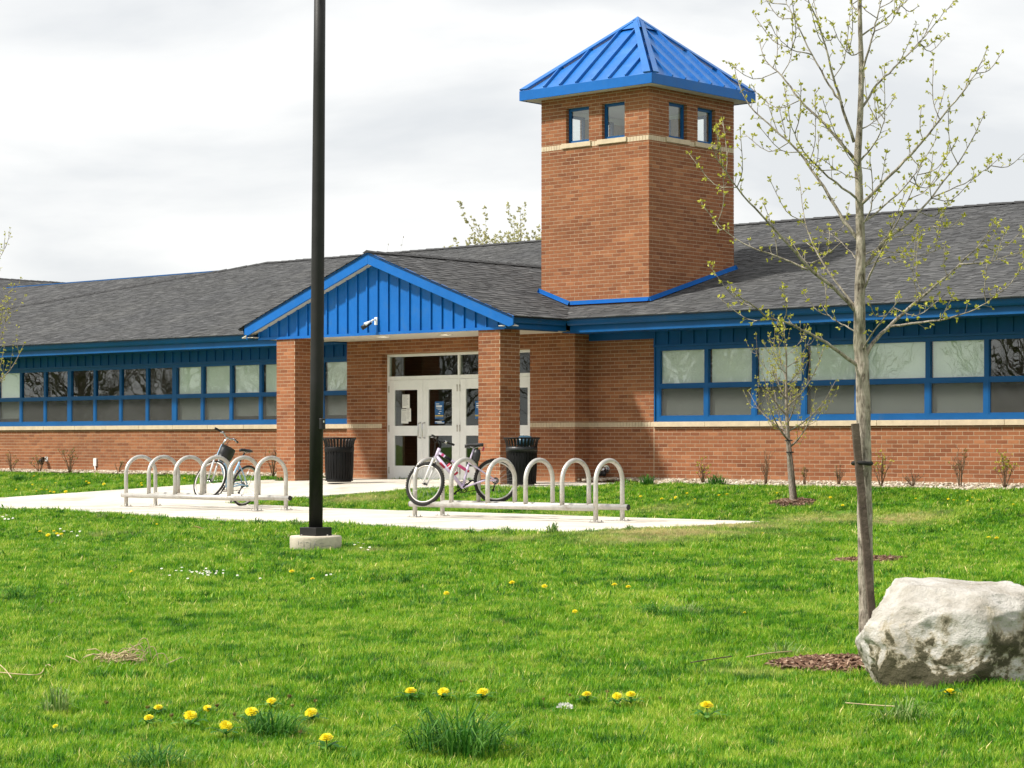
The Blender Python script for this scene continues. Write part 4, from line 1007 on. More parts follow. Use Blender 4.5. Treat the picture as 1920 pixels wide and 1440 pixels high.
litter_bin((lb.x, lb.y, .018), 'black slatted litter bin by the brick wall left of the doors', False)
litter_bin((rb.x, rb.y, .018), 'black slatted litter bin with a bag rim right of the column', True)
bx = Vector((rb.x, rb.y, .018)); m = MB(); ring = []; n = 12
for h, q in ((.70, .15), (.82, .14), (.86, .09), (.873, .02)):
    for i in range(n):
        a = 2 * math.pi * i / n; ring.append(bx + Vector((.07 + q * (1 + .15 * math.sin(3 * a)) * math.cos(a), q * math.sin(a), h + .012 * math.sin(2 * a))))
m.add(ring, [(i * n + j, i * n + (j + 1) % n, (i + 1) * n + (j + 1) % n, (i + 1) * n + j) for i in range(3) for j in range(n)] + [tuple(range(3 * n, 4 * n)), tuple(reversed(range(n)))], True)
m.build('rubbish_bag', 'bag_blue', None, 'crumpled blue bag poking out of the right litter bin', 'bag')

# --- lamp post
LPb = ter(592, 1027); lz = float(gz(LPb.x, LPb.y)); LP = Vector((LPb.x, LPb.y, lz))
lamp = empty('lamp_post', LP, 'tall black round lamp post on a low concrete footing in the lawn', 'lamp post')
MB().lathe([(0, -.15), (.303, -.15), (.306, .135), (.302, .155), (.292, .162), (0, .165)], 40, LP).build('footing', 'concrete_base', lamp)
m = MB(); rot = Matrix.Translation(LP) @ Matrix.Rotation(R(6) + TH, 4, 'Z') @ Matrix.Rotation(R(45), 4, 'Z')
bxm = MB().box((-.135, -.135, .163), (.135, .135, .262)); bxm.xform(rot); bxm.build('base_cover', 'pole_paint', lamp, bevel=.006)
for k, (u_, v_, du, dv) in enumerate(((-.62, .45, .0, .35), (-.55, .62, .10, .0), (-.38, .3, .0, .4), (-.30, .65, .12, .0), (-.12, .2, .0, .5), (-.02, .45, .16, .03), (.05, .15, .0, .55), (.14, .40, .10, -.04), (.24, .55, .16, .05), (.3, .30, .2, .02), (.5, .38, .25, -.03))):
    pts = []
    for t_ in (0, .5, 1):
        a_ = u_ + du * t_; d_ = (RIGHT * math.sin(a_) - DEPTH * math.cos(a_)); pts.append(LP + d_ * .3062 + Vector((0, 0, .14 * (v_ + dv * t_) + .008 * (t_ == .5))))
    MB().tube(pts, .0022, 4).build('scratch_mark', 'print_grey', lamp)
top = LP + RIGHT * .055 + Vector((0, 0, 7.2))
pd = (top - LP)
MB().tube([LP + Vector((0, 0, .2)) + pd * t for t in (0, .25, .5, .75, .97)], [.082, .079, .076, .070, .066], 28).build('pole', 'pole_paint', lamp)
MB().box((-.05, -.45, 7.08), (.05, -.02, 7.16)).xform(Matrix.Translation(LP + RIGHT * .055)).build('arm', 'pole_paint', lamp)
MB().box((-.20, -1.05, 7.02), (.20, -.45, 7.20)).xform(Matrix.Translation(LP + RIGHT * .055)).build('lamp_head', 'pole_paint', lamp, bevel=.02)
bz = at(604, 795, depth(LP)); d = RIGHT * .8 - DEPTH * .6; d.normalize(); c = Vector((LP.x, LP.y, 0)) + RIGHT * .008 + d * .086 + Vector((0, 0, bz.z)); t = Vector((0, 0, 1)).cross(d)
m = MB(); vs = [c + d * e + t * (s * .036) + Vector((0, 0, h * .066)) for e in (-.02, .028) for s, h in ((-1, -1), (1, -1), (1, 1), (-1, 1))]
m.add(vs, [(3, 2, 1, 0), (4, 5, 6, 7), (0, 1, 5, 4), (1, 2, 6, 5), (2, 3, 7, 6), (3, 0, 4, 7)])
ob = m.build('outlet_cover', 'black_plastic', lamp, bevel=.008)
vs = [c + d * .0295 + t * (s * .010) + Vector((0, 0, .028 + h * .012)) for s, h in ((-1, -1), (1, -1), (1, 1), (-1, 1))]
MB().add(vs, [(0, 1, 2, 3)]).build('cover_label', 'poster_white', ob)
for k in range(4):
    a = R(45) * (2 * k + 1) + TH; q = LP + Vector((math.cos(a) * .215, math.sin(a) * .215, .163)); MB().tube([q, q + Vector((0, 0, .016))], .009, 6).build('anchor_bolt', 'steel', lamp)

# --- small fittings on the building
g = Vector((.045, PY - .031, 3.045)); sc = empty('security_camera', g, 'small white and black security camera on the blue gable', 'security camera')
MB().box((g.x - .045, g.y - .015, g.z - .07), (g.x + .03, g.y, g.z + .075)).build('mount_plate', 'white_metal', sc, bevel=.006)
MB().tube([g + Vector((0, -.015, .03)), g + Vector((-.03, -.07, .02)), g + Vector((-.06, -.11, -.03))], .018, 8).build('arm', 'white_metal', sc)
MB().tube([g + Vector((-.05, -.10, -.025)), g + Vector((-.09, -.17, -.075)), g + Vector((-.135, -.25, -.135))], [.034, .042, .044], 14).build('body', 'black_plastic', sc)
MB().tube([g + Vector((-.045, -.09, -.012)), g + Vector((-.105, -.20, -.075))], [.03, .046], 12).build('hood', 'white_metal', sc)
q = Vector((3.765, -.004, .285)); fc_ = empty('hose_connection', q, 'chrome and black hose connection low on the shaded brick wall', 'hose connection')
MB().tube([q, q + Vector((0, -.02, 0))], .075, 20).build('wall_plate', 'chrome', fc_)
MB().tube([q + Vector((0, -.02, .0)), q + Vector((0, -.09, -.01)), q + Vector((0, -.11, -.05))], [.045, .05, .045], 14).build('body', 'chrome', fc_)
for s in (-1, 1): MB().tube([q + Vector((s * .03, -.09, -.02)), q + Vector((s * .05, -.15, -.11))], [.035, .042], 12).build('cap', 'black_plastic', fc_)
q = Vector((-13.33, -.02, .36)); fl_ = empty('floodlight', q, 'small dark floodlight on the brick wall behind the left shrubs', 'floodlight')
MB().tube([q + Vector((0, .02, .02)), q + Vector((0, -.05, .03)), q + Vector((0, -.09, 0))], .02, 8).build('bracket', 'white_metal', fl_)
MB().tube([q + Vector((0, -.06, .03)), q + Vector((0, -.12, -.02)), q + Vector((0, -.17, -.09))], [.045, .06, .075], 12).build('lamp_head', 'dark_metal', fl_)
MB().box((q.x - .05, q.y + .001, q.z - .04), (q.x + .05, q.y + .018, q.z + .07)).build('wall_plate', 'white_metal', fl_)
# ================================================================== TREES, SHRUBS, BOULDER
def smooth_path(pts, n=5):
    P = [Vector(p) for p in pts]; P = [P[0] * 2 - P[1]] + P + [P[-1] * 2 - P[-2]]; out = []
    for i in range(1, len(P) - 2):
        for k in range(n):
            t = k / n; a, b, c, d = P[i - 1:i + 3]
            out.append(.5 * ((2 * b) + (c - a) * t + (2 * a - 5 * b + 4 * c - d) * t * t + (3 * b - a - 3 * c + d) * t ** 3))
    out.append(P[-2]); return out
class Leaves:
    def __init__(s): s.v, s.f, s.t = [], [], []
    def leaf(s, p, d, L, w, tone):
        d = d.normalized(); sd = d.cross(Vector((random.gauss(0, 1), random.gauss(0, 1), random.gauss(0, 1)))); sd = sd.normalized() if sd.length > 1e-5 else d.orthogonal(); n = d.cross(sd) * (L * .18)
        b = len(s.v); s.v += [p[:], (p + d * L * .5 + sd * w + n)[:], (p + d * L)[:], (p + d * L * .5 - sd * w + n)[:]]; s.f.append((b, b + 1, b + 2, b + 3)); s.t += [tone] * 4
    def cluster(s, p, d, n, L):
        base = random.random()
        for _ in range(n):
            q = (d.normalized() * .5 + Vector((random.gauss(0, .6), random.gauss(0, .6), random.gauss(.1, .6))))
            s.leaf(p, q, L * random.uniform(.6, 1.15), L * random.uniform(.22, .36), min(1, max(0, base * .6 + random.random() * .4)))
    def build(s, name, mat, parent):
        o = bpy.data.objects.new(name, raw_mesh(name, s.v, s.f, mat, s.t)); link(o, parent); tag(o, None, kind='stuff'); return o
def jitter(v, a): return v + Vector((random.uniform(-a, a), random.uniform(-a, a), random.uniform(-a, a)))
def dress(path, r, tw, lv, gap, spur, L, start=.3, n=(3, 5)):
    """short spurs with leaf clusters along a branch"""
    seg = [(path[i + 1] - path[i]).length for i in range(len(path) - 1)]; tot = sum(seg); s = start * tot; k = 0
    while s < tot:
        acc = 0
        for i, l in enumerate(seg):
            if acc + l >= s: break
            acc += l
        p = path[i].lerp(path[i + 1], min(1, (s - acc) / max(l, 1e-6))); d = (path[i + 1] - path[i]).normalized()
        side = d.cross(Vector((random.gauss(0, 1), random.gauss(0, 1), random.gauss(0, .6)))).normalized()
        q = p + (side + d * .7 + Vector((0, 0, .35))).normalized() * (spur * random.uniform(.25, 1.2))
        tw.tube([p, p.lerp(q, .5) + d * .004, q], [.0022, .0018, .0014], 4, cap=False)
        lv.cluster(q, q - p, random.randint(*n), L)
        if random.random() < .4: lv.cluster(p.lerp(q, .5), q - p, 2, L * .7)
        s += gap * random.uniform(.6, 1.5); k += 1
    lv.cluster(path[-1], path[-1] - path[-2], 4, L)

# --- the staked tree in the foreground: limbs follow the ones in view, spread in depth around the trunk
T6 = lambda x, y: (1300 + x / 2.3226, y / 2.3226); T5 = lambda x, y: (1440 + x / 3.43, 540 + y / 3.43)
tb = ter(1626, 1236); tz = depth(tb); tb.z = float(gz(tb.x, tb.y))
tree = empty('young_tree', tb, 'tall young tree with fresh yellow-green buds tied to a stake beside the boulder', 'tree')
def tp(px, py, dz=0.0): return at(px, py, tz + dz) * 1.0
trunk_px = [(1627, 1250, .056), (1625, 1150, .050), (1622, 1000, .048), (1620, 850, .046), (1617, 700, .044), (1612, 640, .040), (1612, 560, .034), (1614, 470, .030), (1612, 400, .026), (1610, 330, .024), (1608, 297, .024), (1613, 215, .019), (1615, 130, .017), (1613, 60, .014), (1612, 0, .013), (1612, -90, .010), (1615, -190, .006), (1616, -260, .003)]
pth = [tp(x, y, .012 * math.sin(i * 1.7)) for i, (x, y, r) in enumerate(trunk_px)]
pp = smooth_path(pth, 4); rr = [np.interp(i / 4, range(len(trunk_px)), [q[2] for q in trunk_px]) * (1 + .05 * math.sin(i * 2.3)) for i in range(len(pp))]
MB().tube(pp, [float(x) for x in rr], 18).build('trunk', 'bark', tree)
LIMBS = [  # converter, points, base radius, depth drift of the tip (m)
 (T6, [(700, 690), (575, 545), (465, 435), (385, 330), (315, 265), (285, 170)], .011, .35), (T6, [(700, 620), (640, 440), (600, 300), (545, 100), (500, 0), (470, -90)], .011, -.20),
 (T6, [(648, 450), (590, 370), (520, 240), (440, 80), (400, 0), (380, -60)], .008, .15), (T6, [(520, 240), (430, 215), (370, 165), (330, 90)], .005, -.1),
 (T6, [(712, 865), (590, 770), (480, 660), (430, 560), (405, 510)], .008, -.45), (T6, [(722, 1050), (655, 960), (585, 840), (520, 745), (440, 640), (350, 560), (245, 460), (200, 370), (178, 285)], .013, .30),
 (T6, [(722, 1370), (630, 1270), (520, 1180), (420, 1070), (320, 960), (215, 850), (120, 720), (80, 630)], .014, -.35), (T6, [(715, 1345), (600, 1200), (520, 1060), (480, 930), (460, 770)], .008, .45),
 (T6, [(500, 1175), (400, 1130), (250, 1075), (130, 1000), (30, 880)], .008, .25), (T5, [(585, 505), (440, 400), (300, 310), (130, 230), (0, 190), (-70, 130), (-180, 60), (-260, 10)], .013, -.55),
 (T5, [(585, 290), (470, 230), (400, 185), (340, 110)], .006, .3), (T6, [(728, 700), (785, 630), (830, 520), (830, 290)], .007, -.4),
 (T6, [(733, 470), (800, 370), (870, 300), (960, 210), (1050, 110), (1130, 10)], .009, .3), (T6, [(735, 310), (770, 200), (800, 80), (820, 0), (830, -80)], .008, -.1),
 (T6, [(733, 155), (850, 70), (920, 10), (990, -60)], .006, .25), (T6, [(730, 890), (830, 790), (950, 670), (1050, 550), (1140, 440), (1230, 320), (1280, 215)], .012, -.35),
 (T6, [(730, 990), (780, 880), (770, 700), (760, 650)], .006, -.25), (T6, [(732, 970), (830, 900), (940, 790), (1000, 700), (1060, 600)], .008, .45),
 (T6, [(735, 1170), (850, 1040), (960, 950), (1060, 830), (1180, 670), (1270, 495)], .012, .15), (T6, [(1040, 860), (1180, 800), (1260, 750), (1330, 690)], .005, .3),
 (T6, [(738, 1270), (800, 1130), (880, 980), (950, 830), (1000, 700)], .008, -.5), (T5, [(600, 500), (680, 350), (790, 240), (940, 100), (1060, 0), (1180, -105), (1290, -210), (1380, -300), (1450, -430)], .015, .4),
 (T6, [(1160, 1150), (1280, 1140), (1440, 1095)], .005, -.2), (T5, [(785, 245), (1050, 215), (1250, 170), (1400, 95), (1490, 10)], .009, -.5),
 (T5, [(605, 410), (680, 280), (780, 150), (850, 60)], .007, -.6), (T6, [(735, 1165), (860, 1120), (1000, 1110), (1100, 1070)], .005, -.3), (T6, [(870, 1035), (980, 1010), (1100, 955)], .004, .4),
 (T6, [(728, 1160), (690, 1100), (600, 1020), (560, 1010)], .004, .5), (T6, [(735, 220), (690, 240), (640, 190), (605, 100)], .005, -.4), (T6, [(740, 1110), (800, 1080), (850, 1030)], .004, -.5), (T6, [(720, 780), (640, 750), (560, 690)], .004, -.6),
 (T6, [(735, 560), (800, 520), (880, 420)], .005, .5), (T6, [(733, 60), (690, 20), (670, -60)], .006, .2), (T6, [(700, 690), (620, 580), (560, 430)], .005, -.5)]
lv = Leaves(); tw = MB()
for cv, pts, r0, dd in LIMBS:
    n = len(pts); q = [tp(*cv(*p), dd * (i / (n - 1)) ** 1.2) for i, p in enumerate(pts)]
    q = smooth_path(q, 4); q = [q[0]] + [jitter(p, .004) for p in q[1:]]
    m = len(q); rd = [max(.0022, r0 * (1 - .84 * (i / (m - 1)) ** .8)) for i in range(m)]
    MB().tube(q, rd, 8).build('branch', 'bark', tree)
    dress(q, rd, tw, lv, .058, .060, .026, .20)
    for _ in range(int(m * .20)):                                   # side twigs
        i = random.randint(int(m * .35), m - 3); d = (q[i + 1] - q[i]).normalized(); sd = d.cross(Vector((random.gauss(0, 1), random.gauss(0, 1), random.gauss(0, 1)))).normalized()
        L = random.uniform(.12, .30); e = [q[i], q[i] + (d * .6 + sd) * L * .5, q[i] + (d * .8 + sd * .9 + Vector((0, 0, .4))) * L]
        e = smooth_path(e, 3); tw.tube(e, [.0035 - .0017 * k / len(e) for k in range(len(e))], 5); dress(e, None, tw, lv, .05, .04, .026, .25)
tw.build('twigs', 'bark', tree, kind='stuff'); lv.build('leaf_buds', 'bud', tree)
# its stake and tie
s0, s1 = at(1603, 794, tz - .085), at(1641, 1215, tz - .11)
stake = empty('tree_stake', s1, 'weathered wooden stake leaning along the tall young tree', 'stake')
MB().bar(s1, s0, .046, .040, DEPTH).build('post', 'stake_wood', stake, bevel=.004)
c = at(1616.5, 868, tz - .03); ln = (RIGHT * .056, DEPTH * .092)
MB().tube([c + ln[0] * math.cos(a) + ln[1] * math.sin(a) + Vector((0, 0, .004 * math.sin(a * 2))) for a in [2 * math.pi * i / 24 for i in range(24)]], [.013] * 24, 8, closed=True).build('tie_strap', 'rubber', stake)

def sapling(name, base, H, spread, label, cat='tree', r0=.03, fork=.30, nb=16, leafL=.028, mats=('bark_small', 'bud'), lean=(0, 0), gap=.10, seed=1, group=None, sub=4, clump=(2, 4), rs=1.0, bare=False):
    random.seed(seed); base = Vector(base); root = empty(name, base, label, cat, group)
    tr = [base - Vector((0, 0, .05))] + [base + Vector((lean[0] * t + .02 * H * math.sin(3 * t + seed), lean[1] * t + .015 * H * math.cos(4 * t), H * t)) for t in (.15, .3, .5, .7, .85, 1)]
    tr = smooth_path(tr, 4); m = len(tr); rd = [max(.003, r0 * (1 - .9 * i / (m - 1))) for i in range(m)]
    MB().tube(tr, rd, 10).build('trunk', mats[0], root); lv = Leaves(); br = MB(); tw = MB()
    for k in range(nb):
        t = fork + (.93 - fork) * (k / (nb - 1)) ** 1.1; i = int(t * (m - 1)); p = tr[i]; a = k * 2.4 + random.uniform(-.4, .4)
        out = Vector((math.cos(a), math.sin(a), 0)); L = spread * (1.25 - .75 * t) * random.uniform(.75, 1.2); up = random.uniform(.7, 1.25)
        e = smooth_path([p, p + out * L * .35 + Vector((0, 0, L * .25 * up)), p + out * L * .7 + Vector((0, 0, L * .65 * up)), p + out * L * .95 + Vector((0, 0, L * 1.15 * up))], 4); n = len(e)
        r1 = max(.004, rd[i] * .5); MB().tube(e, [max(.0025, r1 * (1 - .8 * j / n)) for j in range(n)], 6).build('branch', mats[0], root) if nb <= 24 else br.tube(e, [max(.0025, r1 * (1 - .8 * j / n)) for j in range(n)], 5)
        if not bare: dress(e, None, tw, lv, gap, .05, leafL, .3, clump)
        for _ in range(sub):
            j = random.randint(2, n - 3); d = (e[j + 1] - e[j]).normalized(); sd = d.cross(Vector((random.gauss(0, 1), random.gauss(0, 1), random.gauss(0, 1)))).normalized(); l = L * random.uniform(.2, .45)
            f = smooth_path([e[j], e[j] + (d + sd * .7) * l * .5, e[j] + (d + sd * .6 + Vector((0, 0, .5))) * l], 3); tw.tube(f, [rs * max(.002, .005 * (1 - q / len(f))) for q in range(len(f))], 5)
            if not bare: dress(f, None, tw, lv, gap, .035, leafL, .25, clump)
            else:
                for _k in range(5):
                    jj = random.randint(1, len(f) - 1); tw.tube([f[jj], f[jj] + Vector((random.gauss(0, .4), random.gauss(0, .4), random.uniform(.2, .7))) * l * .8], [rs * .0026, rs * .0015], 4)
    if br.v: br.build('branches', mats[0], root, kind='stuff')
    tw.build('twigs', mats[0], root, kind='stuff')
    if lv.v: lv.build('leaf_buds', mats[1], root)
    return root
b = ter(1488, 943); b.z = float(gz(b.x, b.y))
sapling('small_tree', b, 2.38, .72, 'small budding tree with a thin stake in front of the right windows', r0=.052, fork=.40, nb=20, leafL=.032, lean=(-.10, -.06), gap=.11, seed=4, sub=6)
zt = depth(b)
sk = empty('tree_stake', at(1494, 942, zt - .05), 'thin dark stake tied to the small tree by the right windows', 'stake')
MB().tube([at(1494, 942, zt - .06), at(1480, 822, zt - .04)], .016, 8).build('post', 'stake_wood', sk)
for y, x in ((826, 1479), (848, 1481)): MB().tube([at(x, y, zt - .01) + RIGHT * (.05 * math.cos(a)) + DEPTH * (.05 * math.sin(a)) for a in [2 * math.pi * i / 16 for i in range(16)]], [.010] * 16, 6, closed=True).build('tie_strap', 'rubber', sk)
b = ter(-28, 960); b.z = float(gz(b.x, b.y))
sapling('small_tree', b, 4.3, 1.0, 'bare-branched young tree at the left edge before the roof', r0=.05, fork=.42, nb=18, leafL=.034, gap=.12, seed=9, sub=5)
# trees standing behind the building
for px, top, Z, sp, nb, sd, lab, mt, g_, lf in ((985, 388, 66, 2.3, 44, 21, 'spreading tree in pale new leaf behind the roof left of the tower', 'bud_far', .10, .10), (715, 448, 66, 1.9, 30, 22, 'bare twiggy tree just showing above the gable ridge', 'bud_brown', .35, .045), (905, 425, 70, 2.0, 34, 23, 'smaller pale-leaved tree behind the roof, farther left of the tower', 'bud_far', .14, .085)):
    q = at(px, 830, Z); q.z = 0; H = (.815 + (HOR - top) / F * Z) * .81
    sapling('background_tree', q, H, sp, lab, r0=.13, fork=.45, nb=nb, leafL=lf, mats=('bark_small', mt), gap=g_, seed=sd, sub=5, clump=(3, 6))
# bare trees across the lawn, out of the frame to the left of the camera: the window glass mirrors them
for k, (x, y, H, sp) in enumerate(((-58, -50, 9.5, 4.4), (-64, -46, 8.0, 3.8), (-52, -54, 8.5, 4.0), (-69, -56, 11, 4.6), (-45, -58, 7.0, 3.4), (-38, -61, 5.0, 2.4), (-76, -48, 9.0, 4.2), (-37, -55, 6.5, 3.2), (-27, -54, 6.0, 3.0), (-18, -56, 9.0, 4.2))):
    sapling('bare_tree', (x, y, -.62), H, sp, ['bare tree mirrored in the middle of the dark left windows', 'bare tree mirrored at the left of the dark windows', 'bare tree mirrored at the right of the dark windows', 'broadest bare tree mirrored in the dark left windows', 'bare tree mirrored in the white blinds left of the column', 'smallest bare tree mirrored in the entrance door glass', 'bare tree mirrored in the leftmost window', 'bare tree mirrored in the first right-hand windows', 'bare tree mirrored in the right-hand windows by the tall tree', 'bare tree mirrored in the dark rightmost window'][k], r0=.24, fork=.22, nb=34, mats=('bark_small', 'bud_brown'), seed=60 + k, sub=12, rs=5.0, bare=True, group='bare trees mirrored in the windows')
random.seed(31)

# --- shrubs along the wall
def shrub(px, py, hpx, wpx, label, leafy=0.0, seed=0, y=None, group='bare shrubs along the brick wall'):
    random.seed(seed + 100); b = ony(px, py, y) if y is not None else ter(px, py); b.z = float(gz(b.x, b.y)) + .05; Z = depth(b); H, W = 1.3 * hpx / F * Z, 1.1 * wpx / F * Z / 2
    root = empty('shrub', b, label, 'shrub', group); lv = Leaves(); tw = MB()
    for k in range(max(6, int(wpx * .32))):
        a = random.uniform(0, 2 * math.pi); rr = random.uniform(.1, 1) * W; h = H * random.uniform(.55, 1.02) * (1 - .25 * rr / W)
        e = [b + Vector((math.cos(a), math.sin(a), 0)) * .02, b + Vector((math.cos(a) * rr * .4, math.sin(a) * rr * .4, h * .45)), jitter(b + Vector((math.cos(a) * rr * .8, math.sin(a) * rr * .8, h * .8)), .02), jitter(b + Vector((math.cos(a) * rr, math.sin(a) * rr, h)), .02)]
        e = smooth_path(e, 3); tw.tube(e, [.0065 - .004 * i / len(e) for i in range(len(e))], 5)
        for _ in range(3):
            i = random.randint(3, len(e) - 2); q = e[i] + Vector((random.gauss(0, .5), random.gauss(0, .5), .8)).normalized() * H * random.uniform(.1, .3); tw.tube([e[i], e[i].lerp(q, .5), q], [.0035, .003, .002], 4)
            if random.random() < leafy: lv.cluster(q, q - e[i], random.randint(3, 6), .035)
        if random.random() < leafy * 1.5: lv.cluster(e[-1], Vector((0, 0, 1)), random.randint(3, 7), .04)
    tw.build('stems', 'twig_dry', root, kind='stuff')
    if lv.v: lv.build('leaves', 'bud' if leafy > .3 else 'bud_brown', root)
shrub(22, 885, 32, 32, 'leftmost bare brown shrub by the left wall', .3, 1, -.45); shrub(74, 887, 28, 38, 'second bare shrub from the left, under the floodlight', .3, 2, -.45); shrub(131, 888, 38, 42, 'third bare shrub from the left, tallest by the left wall', .3, 3, -.45)
shrub(222, 891, 18, 34, 'low bare shrub behind the left bike rack', .15, 4, -.45); shrub(512, 905, 42, 40, 'bare shrub beside the left brick column', .2, 5, -.8)
shrub(1318, 910, 36, 34, 'thin shrub with a few green leaves left of the grass clump', .5, 6, -.55); shrub(1436, 915, 50, 30, 'slim leafless shrub left of the small staked tree', .0, 7, -.6); shrub(1508, 917, 26, 16, 'tiny shrub right behind the small staked tree', .3, 8, -.6)
shrub(1572, 918, 30, 40, 'low tangled bare shrub just left of the tall tree trunk', .05, 9, -.6); shrub(1652, 918, 50, 40, 'leaning shrub with pale leaves right of the tall tree trunk', .45, 10, -.6); shrub(1710, 922, 24, 40, 'lowest bare shrub on the gravel under the right windows', .0, 11, -.6)
shrub(1800, 920, 58, 36, 'upright sparse shrub near the right end of the gravel', .25, 12, -.6); shrub(1884, 925, 48, 42, 'leafiest shrub near the right edge of the picture', .8, 13, -.6); shrub(1932, 926, 40, 30, 'bare shrub cut by the right edge of the picture', .1, 14, -.6)
random.seed(55)

# --- boulder
bc_ = at(1795, 1290, 12.45); bc_ = ter(1800, 1284); bc_.z = float(gz(bc_.x, bc_.y)); bZ = depth(bc_)
def boulder():
    bm = bmesh.new(); bmesh.ops.create_icosphere(bm, subdivisions=6, radius=1); noise.seed_set(3)
    a, b, c = .66, .46, .350
    cuts = [(Vector((-.8, -.35, .75)).normalized(), .80), (Vector((.06, -.12, 1)).normalized(), .72), (Vector((-.45, -.95, .10)).normalized(), .80), (Vector((.55, -.85, .15)).normalized(), .82), (Vector((-1, -.1, -.15)).normalized(), .84), (Vector((.9, .1, .5)).normalized(), .86), (Vector((.3, -.75, .62)).normalized(), .86)]
    rb_ = random.Random(12)
    for _ in range(13):
        n_ = Vector((rb_.uniform(-1, 1), rb_.uniform(-1, .25), rb_.uniform(-.25, .9))).normalized(); cuts.append((n_, rb_.uniform(.76, .92)))
    for v in bm.verts:
        p = v.co.copy()
        p = Vector([math.copysign(abs(x) ** .80, x) for x in p])
        if p.z < 0:
            h_ = math.hypot(p.x, p.y) or 1; k_ = max(h_, min(1.04, 1.02 - .10 * abs(p.z) ** 2)) / h_ if h_ > .25 else 1; p.x *= k_; p.y *= k_
        for n, d in cuts:
            k = p.dot(n) - d
            if k > 0: p -= n * k * .95
        q = p * 1.0
        n1 = noise.fractal(q * 1.5 + Vector((7, 1, 3)), 1.0, 2.0, 5); n2 = noise.fractal(q * 6 + Vector((1, 9, 4)), .8, 2.1, 5); rg = noise.ridged_multi_fractal(q * 2.2 + Vector((4, 4, 1)), .9, 2.0, 4, .9, 2.0)
        p += v.co.normalized() * (.035 * n1 + .026 * n2 + .030 * (rg - .9))
        v.co = Vector((p.x * a, p.y * b, p.z * c + .285))
    M3 = Matrix(((RIGHT.x, DEPTH.x, 0), (RIGHT.y, DEPTH.y, 0), (0, 0, 1)))
    for v in bm.verts: v.co = M3 @ v.co
    me = bpy.data.meshes.new('boulder'); bm.to_mesh(me); bm.free(); me.polygons.foreach_set('use_smooth', np.ones(len(me.polygons), bool)); me.materials.append(M['boulder'])
    o = bpy.data.objects.new('boulder', me); link(o, None, Matrix.Translation(bc_)); tag(o, 'large pale weathered boulder with dark lichen at the lower right', 'boulder')
boulder()

# --- gravel bed and mulch rings
def pebbles(name, xs, ys, zs, size, mat, flat=.6):
    ico = np.array([(0, 0, 1), (.894, 0, .447), (.276, .851, .447), (-.724, .526, .447), (-.724, -.526, .447), (.276, -.851, .447), (.724, .526, -.447), (-.276, .851, -.447), (-.894, 0, -.447), (-.276, -.851, -.447), (.724, -.526, -.447), (0, 0, -1)])
    fc = np.array([(0, 1, 2), (0, 2, 3), (0, 3, 4), (0, 4, 5), (0, 5, 1), (1, 6, 2), (2, 7, 3), (3, 8, 4), (4, 9, 5), (5, 10, 1), (6, 7, 2), (7, 8, 3), (8, 9, 4), (9, 10, 5), (10, 6, 1), (11, 7, 6), (11, 8, 7), (11, 9, 8), (11, 10, 9), (11, 6, 10)])
    n = len(xs); sc = size[0] + RNG.random((n, 1, 3)) * (size[1] - size[0]); sc[:, :, 2] *= flat; a = RNG.random(n) * 6.28; V = ico[None] * (1 + RNG.normal(0, .14, (n, 12, 1))) * sc
    c, s = np.cos(a)[:, None], np.sin(a)[:, None]; X = V[:, :, 0] * c - V[:, :, 1] * s; Y = V[:, :, 0] * s + V[:, :, 1] * c
    V = np.stack([X + xs[:, None], Y + ys[:, None], V[:, :, 2] + zs[:, None]], -1)
    Fc = (fc[None] + (np.arange(n) * 12)[:, None, None]).reshape(-1, 3)
    o = bpy.data.objects.new(name, raw_mesh(name, V.reshape(-1, 3), Fc, mat, np.repeat(RNG.random(n), 12))); link(o); tag(o, None, kind='stuff'); return o
gx, gy = [], []
for x0, x1, dpt, n in ((4.97, 22, .95, 5200), (3.36, 4.97, .34, 300), (-24, -3.3, .55, 3800)):
    gx.append(RNG.uniform(x0, x1, n)); gy.append(-RNG.uniform(.02, 1, n) * (dpt + .10 * np.sin(gx[-1] * 2.3) + .05 * np.sin(gx[-1] * 7)))
gx, gy = np.concatenate(gx), np.concatenate(gy)
o = pebbles('gravel', gx, gy, gz(gx, gy) + .010 + .075 * np.clip(1 + gy / .9, 0, 1) + RNG.random(len(gx)) * .014, (.018, .042), 'gravel'); o['label'] = 'tan gravel bed along the foot of the brick walls'; o['category'] = 'gravel'
for x0, x1, dpt in ((4.96, 24, .90), (-30, -3.26, .5)):
    MB().add([(x0, -dpt, .02), (x1, -dpt, .02), (x1, -.001, .095), (x0, -.001, .095), (x0, -dpt, -.1), (x1, -dpt, -.1), (x1, -.001, -.1), (x0, -.001, -.1)], [(0, 1, 2, 3), (4, 5, 1, 0), (5, 6, 2, 1), (7, 4, 0, 3)]).build('gravel_bed', 'gravel_bed', None, kind='structure')
MULCH = []
